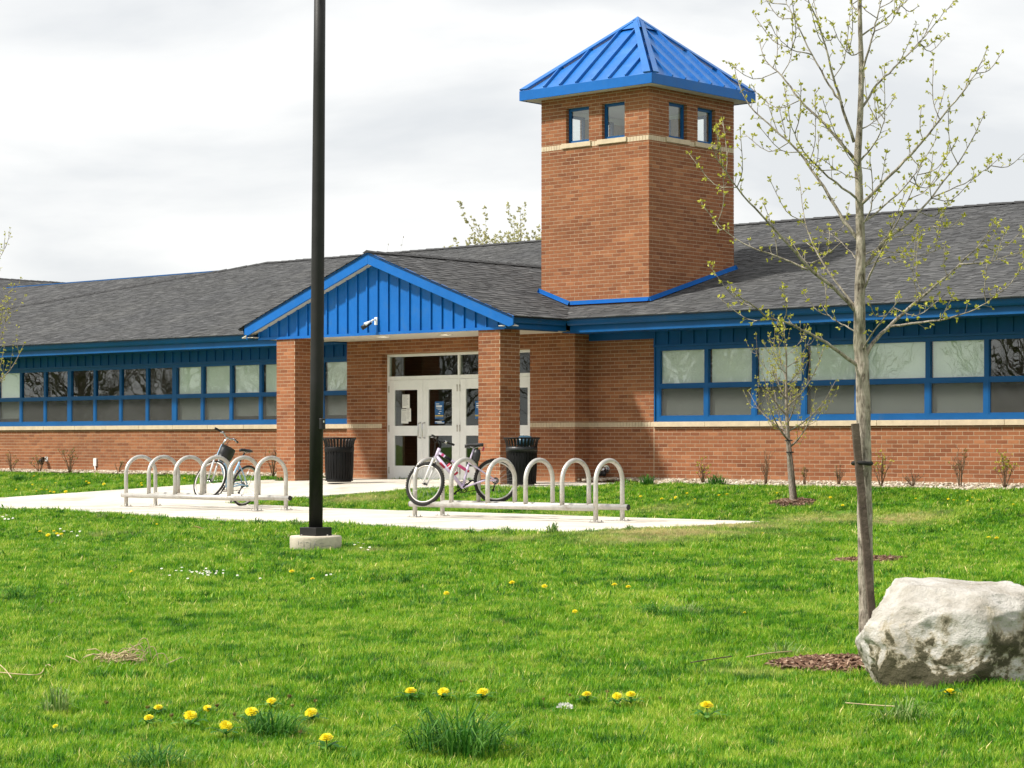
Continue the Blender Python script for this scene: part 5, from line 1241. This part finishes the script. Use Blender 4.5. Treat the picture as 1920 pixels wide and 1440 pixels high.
def mulch(px, py, rx, ry, n, label, size=(.006, .030)):
    c = ter(px, py); MULCH.append((c.x, c.y, rx, ry)); a = RNG.random(n) * 6.28; r = np.sqrt(RNG.random(n)) * (1 + .10 * np.sin(a * 3)); lx, ly = np.cos(a) * r * rx, np.sin(a) * r * ry
    xs, ys = c.x + lx * RIGHT.x + ly * DEPTH.x, c.y + lx * RIGHT.y + ly * DEPTH.y; zs = gz(xs, ys) + .012 + .028 * (1 - r * r) + RNG.random(n) * .018
    L = RNG.uniform(.02, .075, n); w = RNG.uniform(.004, .011, n); az = RNG.random(n) * 6.28; el = RNG.normal(0, .28, n); t = .0025
    d = np.stack([np.cos(az) * np.cos(el), np.sin(az) * np.cos(el), np.sin(el)], -1); s = np.stack([-np.sin(az), np.cos(az), RNG.normal(0, .3, n)], -1); up = np.array([0, 0, 1.0])
    C = np.stack([xs, ys, zs], -1); V = []
    for i, j, k in ((-1, -1, -1), (1, -1, -1), (1, 1, -1), (-1, 1, -1), (-1, -1, 1), (1, -1, 1), (1, 1, 1), (-1, 1, 1)): V.append(C + d * (L * i / 2)[:, None] + s * (w * j)[:, None] + up * t * k)
    V = np.stack(V, 1).reshape(-1, 3); q = np.array([(3, 2, 1, 0), (4, 5, 6, 7), (0, 1, 5, 4), (1, 2, 6, 5), (2, 3, 7, 6), (3, 0, 4, 7)]); Fc = (q[None] + (np.arange(n) * 8)[:, None, None]).reshape(-1, 4)
    o = bpy.data.objects.new('mulch', raw_mesh('mulch', V, Fc, 'mulch', np.repeat(RNG.random(n), 8))); link(o); tag(o, label, 'mulch', 'mulch rings', 'stuff')
    m = MB(); k = 28; rim = [Vector((c.x, c.y, 0)) + RIGHT * (rx * .98 * math.cos(2 * math.pi * i / k)) + DEPTH * (ry * .98 * math.sin(2 * math.pi * i / k)) for i in range(k)]
    vs = [(p.x, p.y, float(gz(p.x, p.y)) + .002) for p in rim] + [(c.x, c.y, float(gz(c.x, c.y)) + .035)]; m.add(vs, [(i, (i + 1) % k, k) for i in range(k)], True); m.build('mulch_soil', 'soil', None, kind='structure')
mulch(1565, 1246, .40, .34, 1300, 'ring of brown bark mulch at the foot of the tall young tree'); mulch(1630, 1049, .38, .42, 700, 'small flat patch of bark mulch in the lawn behind the tall tree'); mulch(1487, 943, .34, .40, 520, 'ring of pale mulch around the small staked tree')

# ================================================================== LAWN
def tuft_mesh(i, nb, rad, h0, h1, w):
    r = np.random.default_rng(100 + i); V, Q, T = [], [], []
    for k in range(nb):
        a, q = r.random() * 6.28, rad * math.sqrt(r.random()); p = np.array([q * math.cos(a), q * math.sin(a), -.008]); h = r.uniform(h0, h1); az = r.random() * 6.28; bend = r.uniform(.12, .85) * h
        d = np.array([math.cos(az), math.sin(az), 0]); s = np.array([-d[1], d[0], 0]) * w * r.uniform(.7, 1.25); b = len(V)
        m1 = p + np.array([0, 0, h * .58]) + d * bend * .30; tip = p + np.array([0, 0, h]) + d * bend
        V += [p - s, p + s, m1 + s * .85, m1 - s * .85, tip + s * .12, tip - s * .12]; Q += [(b, b + 1, b + 2, b + 3), (b + 3, b + 2, b + 4, b + 5)]; t = min(1, max(0, r.normal(.45, .24))); T += [t] * 6
    return raw_mesh('tuft%d' % i, V, Q, 'grass', T)
TUFTS = []
for i in range(6):
    o = bpy.data.objects.new('grass_source', tuft_mesh(i, 42, .060, .016, .058, .0022)); TUFTS.append(o)
for i in range(3):
    o = bpy.data.objects.new('grass_source', tuft_mesh(20 + i, 44, .100, .018, .056, .0036)); TUFTS.append(o)
DRY = [(1255, 1003, .9, 1.2), (1345, 988, .8, 1.1), (1190, 1017, .6, .7), (690, 1030, .22, .6), (665, 936, .5, .8), (705, 937, .4, .6), (1545, 975, .6, .8), (1690, 973, .55, 1.0), (1420, 985, .5, .45), (960, 1012, .45, .4), (1240, 955, .4, .4), (1065, 960, .4, .3), (370, 996, .18, .7), (830, 1255, .18, .25), (1000, 1010, .3, .4), (200, 1003, .3, .4), (1400, 1260, .22, .35)]
def lawn():
    P, S, D, K, N_ = [], [], [], [], []
    for z0, z1, dens, sc, idx in ((6.0, 12, 900, (.50, .98), (0, 6)), (12, 18, 560, (.60, 1.10), (0, 6)), (18, 27, 310, (.70, 1.2), (0, 9)), (27, 40, 170, (.85, 1.25), (6, 9)), (40, 66, 70, (.95, 1.4), (6, 9))):
        ar = (z1 - z0) * (2 * .2336 * 1.22 * (z0 + z1) / 2 + 2.4); n = int(ar * dens)
        u = RNG.random(n); Z = np.sqrt(z0 ** 2 + u * (z1 ** 2 - z0 ** 2)); x = (RNG.random(n) * 2 - 1) * (.2336 * 1.22 * Z + 1.2)
        X = CAM.x + x * CT - Z * ST; Y = CAM.y + x * ST + Z * CT
        ok = (Y < -.05) & ~((X > 4.9) & (Y > -.86 - .10 * np.sin(X * 2.3) - .05 * np.sin(X * 7))) & ~((X < -3.2) & (Y > -.5 - .1 * np.sin(X * 2.3))) & ~((X > 3.2) & (X < 4.96) & (Y > -.38))
        hard = lambda a, b: np.any([in_poly(X + a, Y + b, poly) for poly in HARD], axis=0)
        ok &= ~hard(0, 0) & ~(hard(-.06, 0) & hard(.06, 0)) & ~(hard(0, -.06) & hard(0, .06))
        ok &= np.hypot(X - LP.x, Y - LP.y) > .325; ok &= np.hypot(X - bc_.x, Y - bc_.y) > .30
        for mx, my, rx, ry in MULCH:
            lx = (X - mx) * RIGHT.x + (Y - my) * RIGHT.y; ly = (X - mx) * DEPTH.x + (Y - my) * DEPTH.y; ok &= (lx / rx) ** 2 + (ly / ry) ** 2 > .80 + RNG.random(n) * .35
        thin = np.sin(X * 2.9 + 2.1 * np.sin(Y * 1.7 + 1)) * np.sin(Y * 3.3 - 1.6 * np.sin(X * 2.3)) + .45 * np.sin(X * 9.1 + Y * 4.3) * np.sin(Y * 8.3 - X * 2.9)
        ok &= ~((thin > .55) & (RNG.random(n) < .55))
        X, Y = X[ok], Y[ok]; n = len(X)
        dry = np.zeros(n)
        for px, py, r, k in DRY:
            c = ter(px, py); dry = np.maximum(dry, k * np.exp(-(((X - c.x) ** 2 + (Y - c.y) ** 2) / r ** 2)))
        lump = .5 + .25 * np.sin(X * 3.1 + 1.7 * np.sin(Y * 2.2)) + .25 * np.sin(Y * 3.7 + 1.3 * np.sin(X * 1.9))
        dry = np.clip(dry * RNG.uniform(.45, 1.6, n), 0, 1); dry = np.maximum(dry, (RNG.random(n) < .03) * RNG.uniform(.25, .7, n))
        thk = np.sin(X * 1.9 + 1.4 * np.sin(Y * 1.3)) * np.sin(Y * 2.6 + 1.9 * np.sin(X * 1.1)) + .5 * np.sin(X * 5.3 - Y * 3.1) * np.sin(Y * 6.1 + X)
        s = RNG.uniform(*sc, n) * (.78 + .40 * lump) * (1 - .35 * dry) * (1 + .40 * np.clip(thk - .55, 0, 1)) * np.where(RNG.random(n) < .04, 1.35, 1)
        P.append(np.stack([X, Y, gz(X, Y) - .006], -1)); S.append(s); D.append(dry); K.append(RNG.integers(idx[0], idx[1], n)); N_.append(RNG.random(n))
    P, S, D, K, N_ = map(np.concatenate, (P, S, D, K, N_))
    me = bpy.data.meshes.new('grass'); me.vertices.add(len(P)); me.vertices.foreach_set('co', P.astype(np.float32).ravel())
    for nm, typ, arr in (('scl', 'FLOAT', S), ('dry', 'FLOAT', D), ('rnd', 'FLOAT', N_), ('rot', 'FLOAT', RNG.random(len(P)) * 6.283), ('tx', 'FLOAT', RNG.normal(0, .16, len(P))), ('ty', 'FLOAT', RNG.normal(0, .16, len(P)))):
        a = me.attributes.new(nm, typ, 'POINT'); a.data.foreach_set('value', arr.astype(np.float32))
    a = me.attributes.new('idx', 'INT', 'POINT'); a.data.foreach_set('value', K.astype(np.int32))
    me.materials.append(M['grass'])
    o = bpy.data.objects.new('grass', me); link(o); tag(o, 'short mown bright green grass of the lawn', 'grass', kind='stuff')
    ng = bpy.data.node_groups.new('grass_scatter', 'GeometryNodeTree'); ng.interface.new_socket('Geometry', in_out='INPUT', socket_type='NodeSocketGeometry'); ng.interface.new_socket('Geometry', in_out='OUTPUT', socket_type='NodeSocketGeometry')
    nn = ng.nodes; gi, go = nn.new('NodeGroupInput'), nn.new('NodeGroupOutput'); iop = nn.new('GeometryNodeInstanceOnPoints'); iop.inputs['Pick Instance'].default_value = True
    gti = nn.new('GeometryNodeJoinGeometry')
    for t in reversed(TUFTS):
        oi = nn.new('GeometryNodeObjectInfo'); oi.inputs['Object'].default_value = t; oi.inputs['As Instance'].default_value = True; ng.links.new(oi.outputs['Geometry'], gti.inputs[0])
    def attr(name, typ='FLOAT'):
        x = nn.new('GeometryNodeInputNamedAttribute'); x.data_type = typ; x.inputs['Name'].default_value = name; return x.outputs['Attribute']
    cx_ = nn.new('ShaderNodeCombineXYZ'); ng.links.new(attr('tx'), cx_.inputs[0]); ng.links.new(attr('ty'), cx_.inputs[1]); ng.links.new(attr('rot'), cx_.inputs[2])
    e2r = nn.new('FunctionNodeEulerToRotation'); ng.links.new(cx_.outputs[0], e2r.inputs[0])
    ng.links.new(gi.outputs[0], iop.inputs['Points']); ng.links.new(gti.outputs[0], iop.inputs['Instance']); ng.links.new(attr('idx', 'INT'), iop.inputs['Instance Index']); ng.links.new(e2r.outputs[0], iop.inputs['Rotation']); ng.links.new(attr('scl'), iop.inputs['Scale'])
    ng.links.new(iop.outputs[0], go.inputs[0])
    md = o.modifiers.new('scatter', 'NODES'); md.node_group = ng
    print('grass tufts', len(P))
lawn()
# taller clumps
def clump(px, py, wpx, hpx, label, mat='tuft', n=120, seed=0, droop=.6, wd=.0028):
    random.seed(seed + 500); b = ter(px, py); b.z = float(gz(b.x, b.y)); Z = depth(b); W, H = wpx / F * Z / 2, hpx / F * Z; V, Q, T = [], [], []
    for k in range(n):
        a = random.uniform(0, 6.28); q = W * .62 * random.random() ** .8; p = Vector((q * math.cos(a), q * math.sin(a) * .8, -.01)); az = a + random.gauss(0, .9); h = H * random.uniform(.30, 1.0) * (1.05 - .55 * q / W); out = W * random.uniform(.15, 1.0) * droop
        d = Vector((math.cos(az), math.sin(az), 0)); s = Vector((-d.y, d.x, 0)) * wd * random.uniform(.7, 1.4); dr = random.uniform(.45, 1.0); pts = [p, p + d * out * .25 + Vector((0, 0, h * .55)), p + d * out * .75 + Vector((0, 0, h * (.70 + .22 * dr))), p + d * out * 1.35 + Vector((0, 0, h * dr))]
        bI = len(V)
        for i, c in enumerate(pts): w = (1, .95, .7, .12)[i]; V += [(c - s * w)[:], (c + s * w)[:]]
        Q += [(bI + 2 * i, bI + 2 * i + 1, bI + 2 * i + 3, bI + 2 * i + 2) for i in range(3)]; T += [random.random()] * 8
    o = bpy.data.objects.new('grass_clump', raw_mesh('grass_clump', V, Q, mat, T)); link(o, None, Matrix.Translation(b)); tag(o, label, 'grass clump', 'long grass clumps in the lawn')
clump(858, 1398, 300, 118, 'largest dark grass clump at the bottom of the lawn, below three dandelions', n=260, seed=1, wd=.0038)
clump(512, 1378, 190, 62, 'dark grass clump in the midst of the lower left dandelions', n=240, seed=2); clump(292, 1446, 200, 62, 'dark grass clump cut by the bottom edge at the left', n=180, seed=3)
clump(760, 1095, 46, 30, 'small dark grass clump between lamp footing and the middle dandelions', n=90, seed=4); clump(1232, 1156, 120, 42, 'spreading grass clump in the middle right of the lawn', n=130, seed=5); clump(1290, 1150, 90, 36, 'paler grass clump touching the spreading one on its right', 'tuft_pale', n=80, seed=6)
clump(34, 1128, 90, 40, 'grass clump at the far left edge of the lawn', n=110, seed=7); clump(1692, 1362, 170, 66, 'yellowish straggly grass clump in front of the boulder', 'tuft_pale', n=120, seed=8); clump(108, 1338, 110, 76, 'grey-green weedy clump at the lower left', 'tuft_pale', n=90, seed=9)
clump(1214, 911, 46, 30, 'dark grass clump at the wall corner right of the hose connection', n=130, seed=10, wd=.006); clump(1342, 912, 64, 30, 'wide dark grass clump on the gravel left of the small tree', n=160, seed=11, wd=.006); clump(36, 902, 46, 16, 'dark grass clump in front of the leftmost shrubs', n=120, seed=12, wd=.006); clump(527, 903, 40, 14, 'low green clump beside the left column', n=90, seed=13, wd=.006)
clump(1036, 1004, 40, 30, 'bright leafy weed clump at the front corner of the pad', 'tuft_pale', n=70, seed=14, wd=.006); clump(1850, 1300, 120, 40, 'fringe of grass under the right side of the boulder', n=120, seed=15); clump(1470, 1225, 110, 40, 'pale grass clump behind the mulch of the tall tree', 'tuft_pale', n=90, seed=16)
for k, px in enumerate((115, 190, 480, 555, 640, 810, 880, 950, 1110, 1180)):
    clump(px, np.interp(px, [20, 600, 1060, 1395], [964, 991, 1008, 983]), 34 + 9 * (k % 3), 15 + 3 * (k % 4), ['ragged grass tuft at the left end of the pad edge', 'second ragged grass tuft from the left along the pad edge', 'grass tuft at the pad edge below the left rack\'s right end', 'grass tuft at the pad edge just left of the lamp post', 'grass tuft at the pad edge just right of the lamp post', 'grass tuft at the pad edge below the right rack\'s left foot', 'grass tuft at the pad edge below the lilac bicycle\'s pedals', 'grass tuft at the pad edge below the rear wheel of the lilac bicycle', 'grass tuft at the pad edge below the right rack\'s last hoop', 'rightmost ragged grass tuft at the pad edge'][k], ['tuft', 'tuft_pale'][k % 2], n=60, seed=30 + k, wd=.005)
random.seed(77)
# --- dandelions
def dandelion_meshes(i):
    random.seed(900 + i); m = MB()
    for ly, (n, r, z0, z1) in enumerate(((26, 1.0, .0, .16), (24, .84, .06, .38), (20, .62, .10, .56), (12, .34, .14, .64))):
        for k in range(n):
            a = 2 * math.pi * (k + random.uniform(-.35, .35)) / n; d = Vector((math.cos(a), math.sin(a), 0)); s = Vector((-d.y, d.x, 0)); rr = r * random.uniform(.86, 1.08); w = .11 * (.5 + r * .5)
            m.add([Vector((0, 0, z0)) + d * .08, d * rr * .6 + s * w + Vector((0, 0, z0 + (z1 - z0) * .8)), d * rr + s * w * .6 + Vector((0, 0, z1)), d * rr - s * w * .6 + Vector((0, 0, z1 - .01)), d * rr * .6 - s * w + Vector((0, 0, z0 + (z1 - z0) * .8))], [(0, 1, 2, 3, 4)], tone=random.random())
    head = m.mesh('flower_head', 'petal_yellow')
    ro = MB()
    for k in range(8):
        a = 2 * math.pi * (k + random.uniform(-.3, .3)) / 8; d = Vector((math.cos(a), math.sin(a), 0)); s = Vector((-d.y, d.x, 0)); L = random.uniform(2.2, 3.6); V = []
        for i in range(6):
            t = i / 5; w = (.18, .28, .5, .42, .55, .05)[i] * .8; c = d * L * t + Vector((0, 0, 1.15 * math.sin(t * 2.4) * (.6 + .4 * (k % 2)))); V += [c - s * w, c + s * w]
        ro.add(V, [(2 * i, 2 * i + 1, 2 * i + 3, 2 * i + 2) for i in range(5)], tone=random.random())
    rosette = ro.mesh('leaf_rosette', 'tuft')
    stem = MB().tube([(0, 0, -2.6), (.08, .05, -1.2), (0, 0, -.1), (0, 0, .05)], [.075, .07, .12, .24], 6).mesh('stem', 'stem_green')
    return head, stem, rosette
DM = [dandelion_meshes(i) for i in range(4)]
def dandelion(px, py, size, label, k=0, group='dandelions in the lawn'):
    g = ter(px, py + size * .9); g.z = float(gz(g.x, g.y)); Z = depth(g); p = at(px, py, Z); r = size / 2 / F * Z
    root = empty('dandelion', Vector((p.x, p.y, g.z)), label, 'dandelion', group)
    tilt = Matrix.Rotation(R(random.uniform(8, 40)), 4, Vector((RIGHT * random.uniform(.6, 1) + DEPTH * random.uniform(-.5, .3))).normalized()) @ Matrix.Rotation(random.uniform(0, 6), 4, 'Z')
    zc = max(p.z, g.z + .012)
    hd = bpy.data.objects.new('flower_head', DM[k % 4][0]); link(hd, root, Matrix.Translation((p.x, p.y, zc)) @ tilt @ Matrix.Scale(r, 4))
    if size > 15:
        rs_ = bpy.data.objects.new('leaf_rosette', DM[k % 4][2]); link(rs_, root, Matrix.Translation((p.x, p.y, g.z + .022)) @ Matrix.Rotation(random.uniform(0, 6), 4, 'Z') @ Matrix.Scale(r * .9, 4))
    sm_ = bpy.data.objects.new('stem', DM[k % 4][1]); link(sm_, root, Matrix.Translation((p.x, p.y, zc)) @ Matrix.Scale(r, 4))
DL = [(770, 1297, 24, 'leftmost of three dandelions in a row above the largest grass clump'), (831, 1298, 22, 'middle one of three dandelions in a row above the largest grass clump'), (905, 1299, 23, 'rightmost of three dandelions in a row above the largest grass clump'),
 (1100, 1303, 19, 'dandelion just right of the white clover flower'), (1157, 1306, 19, 'left one of a close dandelion pair right of the white clover'), (1183, 1303, 20, 'right one of a close dandelion pair right of the white clover'), (1325, 1324, 27, 'large round dandelion alone in the lower right lawn'), (1781, 1299, 23, 'dandelion in the grass right in front of the boulder'),
 (279, 1347, 20, 'left lower dandelion of the group at the lower left'), (297, 1328, 19, 'leftmost raised dandelion of the lower left group'), (357, 1343, 27, 'broad dandelion in the middle of the lower left group'), (388, 1329, 17, 'small tilted dandelion of the lower left group'), (423, 1362, 26, 'low broad dandelion left of the dark lower left clump'), (472, 1336, 26, 'broad dandelion at the top left of the dark lower left clump'), (509, 1316, 20, 'topmost dandelion behind the dark lower left clump'), (583, 1337, 24, 'dandelion at the right end of the dark lower left clump'), (612, 1385, 28, 'big dandelion facing out below the dark lower left clump'), (104, 1362, 11, 'small half-open dandelion at the lower left weeds'),
 (837, 1113, 12, 'dandelion lowest left of the middle lawn row'), (960, 1093, 12, 'dandelion left of centre in the middle lawn row'), (1021, 1100, 12, 'dandelion at the centre of the middle lawn row'), (1152, 1097, 12, 'upper one of two dandelions at the right of the middle row'), (1178, 1101, 11, 'lower one of two dandelions at the right of the middle row'), (1078, 1147, 11, 'lone dandelion below the middle lawn row'), (1396, 1149, 7, 'tiny lone dandelion right of the spreading grass clump'), (547, 1072, 11, 'dandelion left below the lamp post footing'), (586, 1086, 10, 'dandelion right below the lamp post footing'), (246, 1072, 7, 'tiny dandelion left of the daisy patch'),
 (1854, 1009, 10, 'left one of three dandelions above the boulder'), (1869, 1010, 11, 'middle one of three dandelions above the boulder'), (1886, 1013, 7, 'right one of three dandelions above the boulder')]
for k, (x, y, s, l) in enumerate(DL): dandelion(x, y, s, l, k)
FAR_R = [(1201, 931, 6), (1241, 936, 8), (1258, 938, 6), (1267, 933, 7), (1288, 925, 5), (1303, 936, 4), (1348, 929, 6), (1363, 927, 6), (1317, 914, 5), (1457, 925, 6), (1557, 933, 7), (1580, 948, 7), (1717, 935, 5), (1778, 936, 5), (1788, 938, 5), (1814, 939, 5), (1835, 938, 6), (1823, 933, 5), (1900, 946, 6), (1859, 954, 5), (1430, 1000, 5), (1290, 946, 4)]
FAR_L = [(64, 893, 5), (75, 899, 5), (61, 909, 5), (30, 918, 4), (78, 918, 5), (88, 918, 4), (68, 921, 4), (101, 923, 6), (94, 922, 5), (123, 922, 7), (162, 903, 5), (167, 906, 6), (195, 908, 7), (174, 895, 4), (104, 906, 4), (265, 906, 5), (266, 910, 5), (346, 897, 5), (360, 971, 4), (294, 983, 5)]
for k, (x, y, s) in enumerate(FAR_R): dandelion(x, y, s, 'tiny yellow dandelion in the grass before the right brick wall', k, 'far dandelions before the right wall')
for k, (x, y, s) in enumerate(FAR_L): dandelion(x, y, s, 'tiny yellow dandelion in the strip before the left brick wall', k, 'far dandelions before the left wall')
for k, (x, y, s) in enumerate([(75, 997, 8), (90, 1004, 10), (101, 996, 6), (107, 1001, 7), (115, 1002, 8)]): dandelion(x, y, s, 'small dandelion in the cluster with daisies below the left end of the pad', k, 'dandelions below the left end of the pad')
# --- daisies
m = MB()
for k in range(12):
    a = 2 * math.pi * k / 12; d = Vector((math.cos(a), math.sin(a), 0)); s = Vector((-d.y, d.x, 0)); m.add([d * .15, d * .6 + s * .2 + Vector((0, 0, .1)), d + s * .14 + Vector((0, 0, .12)), d - s * .14 + Vector((0, 0, .12)), d * .6 - s * .2 + Vector((0, 0, .1))], [(0, 1, 2, 3, 4)])
daisy_head = m.mesh('daisy', 'petal_white'); daisy_eye = MB().lathe([(0, .22), (.18, .18), (.26, .06)], 8).mesh('flower_centre', 'petal_yellow')
def daisy(px, py, size, label, group):
    g = ter(px, py + 4); g.z = float(gz(g.x, g.y)); Z = depth(g); r = size / 2 / F * Z; mw = Matrix.Translation((g.x, g.y, g.z + .045)) @ Matrix.Rotation(R(random.uniform(10, 35)), 4, RIGHT) @ Matrix.Scale(r, 4)
    o = bpy.data.objects.new('daisy', daisy_head); link(o, None, mw); tag(o, label, 'daisy', group)
    e = bpy.data.objects.new('flower_centre', daisy_eye); link(e, o, mw.copy())
for k in range(34): daisy(383 + random.gauss(0, 19), 1076 + random.gauss(0, 2.6), random.uniform(3, 4.6), 'tiny white daisy in the thick patch left of the lamp footing', 'daisies in the patch left of the lamp post')
for x, y in ((303, 1070), (318, 1081), (330, 1073), (341, 1068), (445, 1079), (352, 1086), (488, 1082), (612, 1078), (620, 1077)): daisy(x, y, 5, 'single white daisy scattered beside the thick daisy patch', 'daisies scattered beside the patch')
for x, y in ((5, 970), (12, 968), (16, 975), (24, 973), (9, 974), (113, 993), (120, 997), (134, 998), (150, 998), (145, 1005), (109, 1005)): daisy(x, y, 5, 'white daisy below the left end of the pad', 'daisies below the left end of the pad')
for x, y in ((665, 1022), (682, 1020), (693, 1026), (690, 1030), (677, 1027), (672, 1018)): daisy(x, y, 5, 'white daisy right of the lamp footing', 'daisies right of the lamp post')
def withered(px, py, size, label, group):
    g = ter(px, py + size); g.z = float(gz(g.x, g.y)); Z = depth(g); p = at(px, py, Z); r = size / 2 / F * Z; root = empty('withered_flower', Vector((p.x, p.y, g.z)), label, 'flower', group); p.z = max(p.z, g.z + .04)
    lv = Leaves()
    for k in range(22): d = Vector((random.gauss(0, .5), random.gauss(0, .5), random.uniform(.3, 1))).normalized(); lv.leaf(p - d * r * .4, d, r * 1.6, r * .28, random.random())
    lv.build('bracts', 'bud_brown', root); MB().tube([Vector((p.x, p.y, g.z)), p], .0028, 5).build('stem', 'stem_green', root)
for x, y in ((277, 1333), (322, 1346), (543, 1311), (591, 1318), (548, 1327), (596, 1343), (563, 1377), (407, 1330), (199, 1325), (440, 1345)): withered(x, y, 11, 'small withered brown flower head among the lower left dandelions', 'withered flowers at the lower left')
for x, y in ((865, 1286), (1019, 1317), (1068, 1308), (1138, 1301), (1238, 1311), (1090, 1312)): withered(x, y, 9, 'small withered flower head near the right row of dandelions', 'withered flowers by the right dandelions')
# white clover
g = ter(1059, 1336); Z = depth(g); c = at(1059, 1327, Z); cl = empty('clover_flower', Vector((c.x, c.y, float(gz(g.x, g.y)))), 'single white clover flower left of the dandelions', 'flower')
lv = Leaves()
for k in range(70):
    d = Vector((random.gauss(0, 1), random.gauss(0, 1), abs(random.gauss(0, .8)))).normalized(); q = c + Vector((d.x * .030, d.y * .030, d.z * .016)); lv.leaf(q, d, .016, .005, random.random())
lv.build('petals', 'petal_white', cl); MB().tube([c - Vector((0, 0, .05)), c], .003, 5).build('stem', 'stem_green', cl)
# --- dry litter: straw heap, stalks, fallen twig, dead leaves
g = ter(232, 1256); g.z = float(gz(g.x, g.y)); m = MB()
for k in range(130):
    p = g + RIGHT * random.gauss(-.02, .085) + DEPTH * random.gauss(0, .06) + Vector((0, 0, abs(random.gauss(.03, .022)))); d = (RIGHT * random.gauss(0, 1) + DEPTH * random.gauss(0, .7) + Vector((0, 0, random.gauss(0, .18)))).normalized(); L = random.uniform(.04, .15)
    m.tube([p - d * L / 2, p + Vector((0, 0, random.uniform(0, .02))), p + d * L / 2], [.003, .0038, .0022], 5)
for a, h in ((.055, .16), (.10, .11), (.16, .07), (-.06, .10), (.02, .12)):
    m.tube(smooth_path([g + RIGHT * a, g + RIGHT * (a + .035) + Vector((0, 0, h * .85)), g + RIGHT * (a + .085) + Vector((0, 0, h)), g + RIGHT * (a + .115) + Vector((0, 0, h * .3))], 5), .0026, 5)
m.tube([g + RIGHT * .24 - DEPTH * .1, g + RIGHT * .36 + Vector((0, 0, .05))], .003, 5)
m.build('straw_heap', 'dry_straw', None, 'heap of dry straw and stalks in the lawn at the left', 'straw')
for (pts, lab) in (([(0, 1262), (12, 1274), (22, 1288)], 'short dry stalk at the far left edge of the lawn'), ([(0, 1277), (45, 1281), (75, 1280), (88, 1262), (101, 1268)], 'long bent dry stalk left of the straw heap'), ([(1400, 1247), (1440, 1240), (1485, 1236)], 'pale fallen twig pointing to the mulch'), ([(1295, 1258), (1345, 1250), (1372, 1246)], 'dark fallen twig left of the mulch'), ([(1585, 1336), (1640, 1341), (1690, 1344)], 'thin straw stalk lying in front of the boulder')):
    q = []
    for x, y in pts: p = ter(x, y); p.z += .05; q.append(p)
    MB().tube(smooth_path(q, 4), .0035, 6).build('dry_stalk', 'stake_wood' if 'dark' in lab else 'dry_straw', None, lab, 'stalk', 'dry stalks lying on the grass')
for x, y, s, lab in ((370, 996, 30, 'long tan dead leaf left of the lamp footing'), (1055, 1430, 14, 'small tan dead leaf near the bottom edge'), (712, 1335, 14, 'dead leaf left of the largest grass clump'), (1035, 1353, 12, 'dead leaf beneath the white clover'), (890, 1252, 9, 'dead leaf in the yellowish middle patch of lawn'), (1006, 1204, 8, 'dead leaf in the middle of the lawn')):
    p = ter(x, y); p.z += .042; L = s / F * depth(p) / 2; m = MB(); V = []
    for i in range(9):
        t = i / 8; w = L * .38 * math.sin(math.pi * min(1, t * .96 + .02)); c = p + RIGHT * (L * (2 * t - 1)) + Vector((0, 0, .012 * math.sin(t * 5))); V += [c - DEPTH * w + Vector((0, 0, w * .3)), c, c + DEPTH * w + Vector((0, 0, w * .3))]
    m.add(V, [(3 * i + j, 3 * i + j + 1, 3 * i + j + 4, 3 * i + j + 3) for i in range(8) for j in range(2)], True); m.build('dead_leaf', 'dead_leaf', None, lab, 'leaf', 'dead leaves on the lawn')
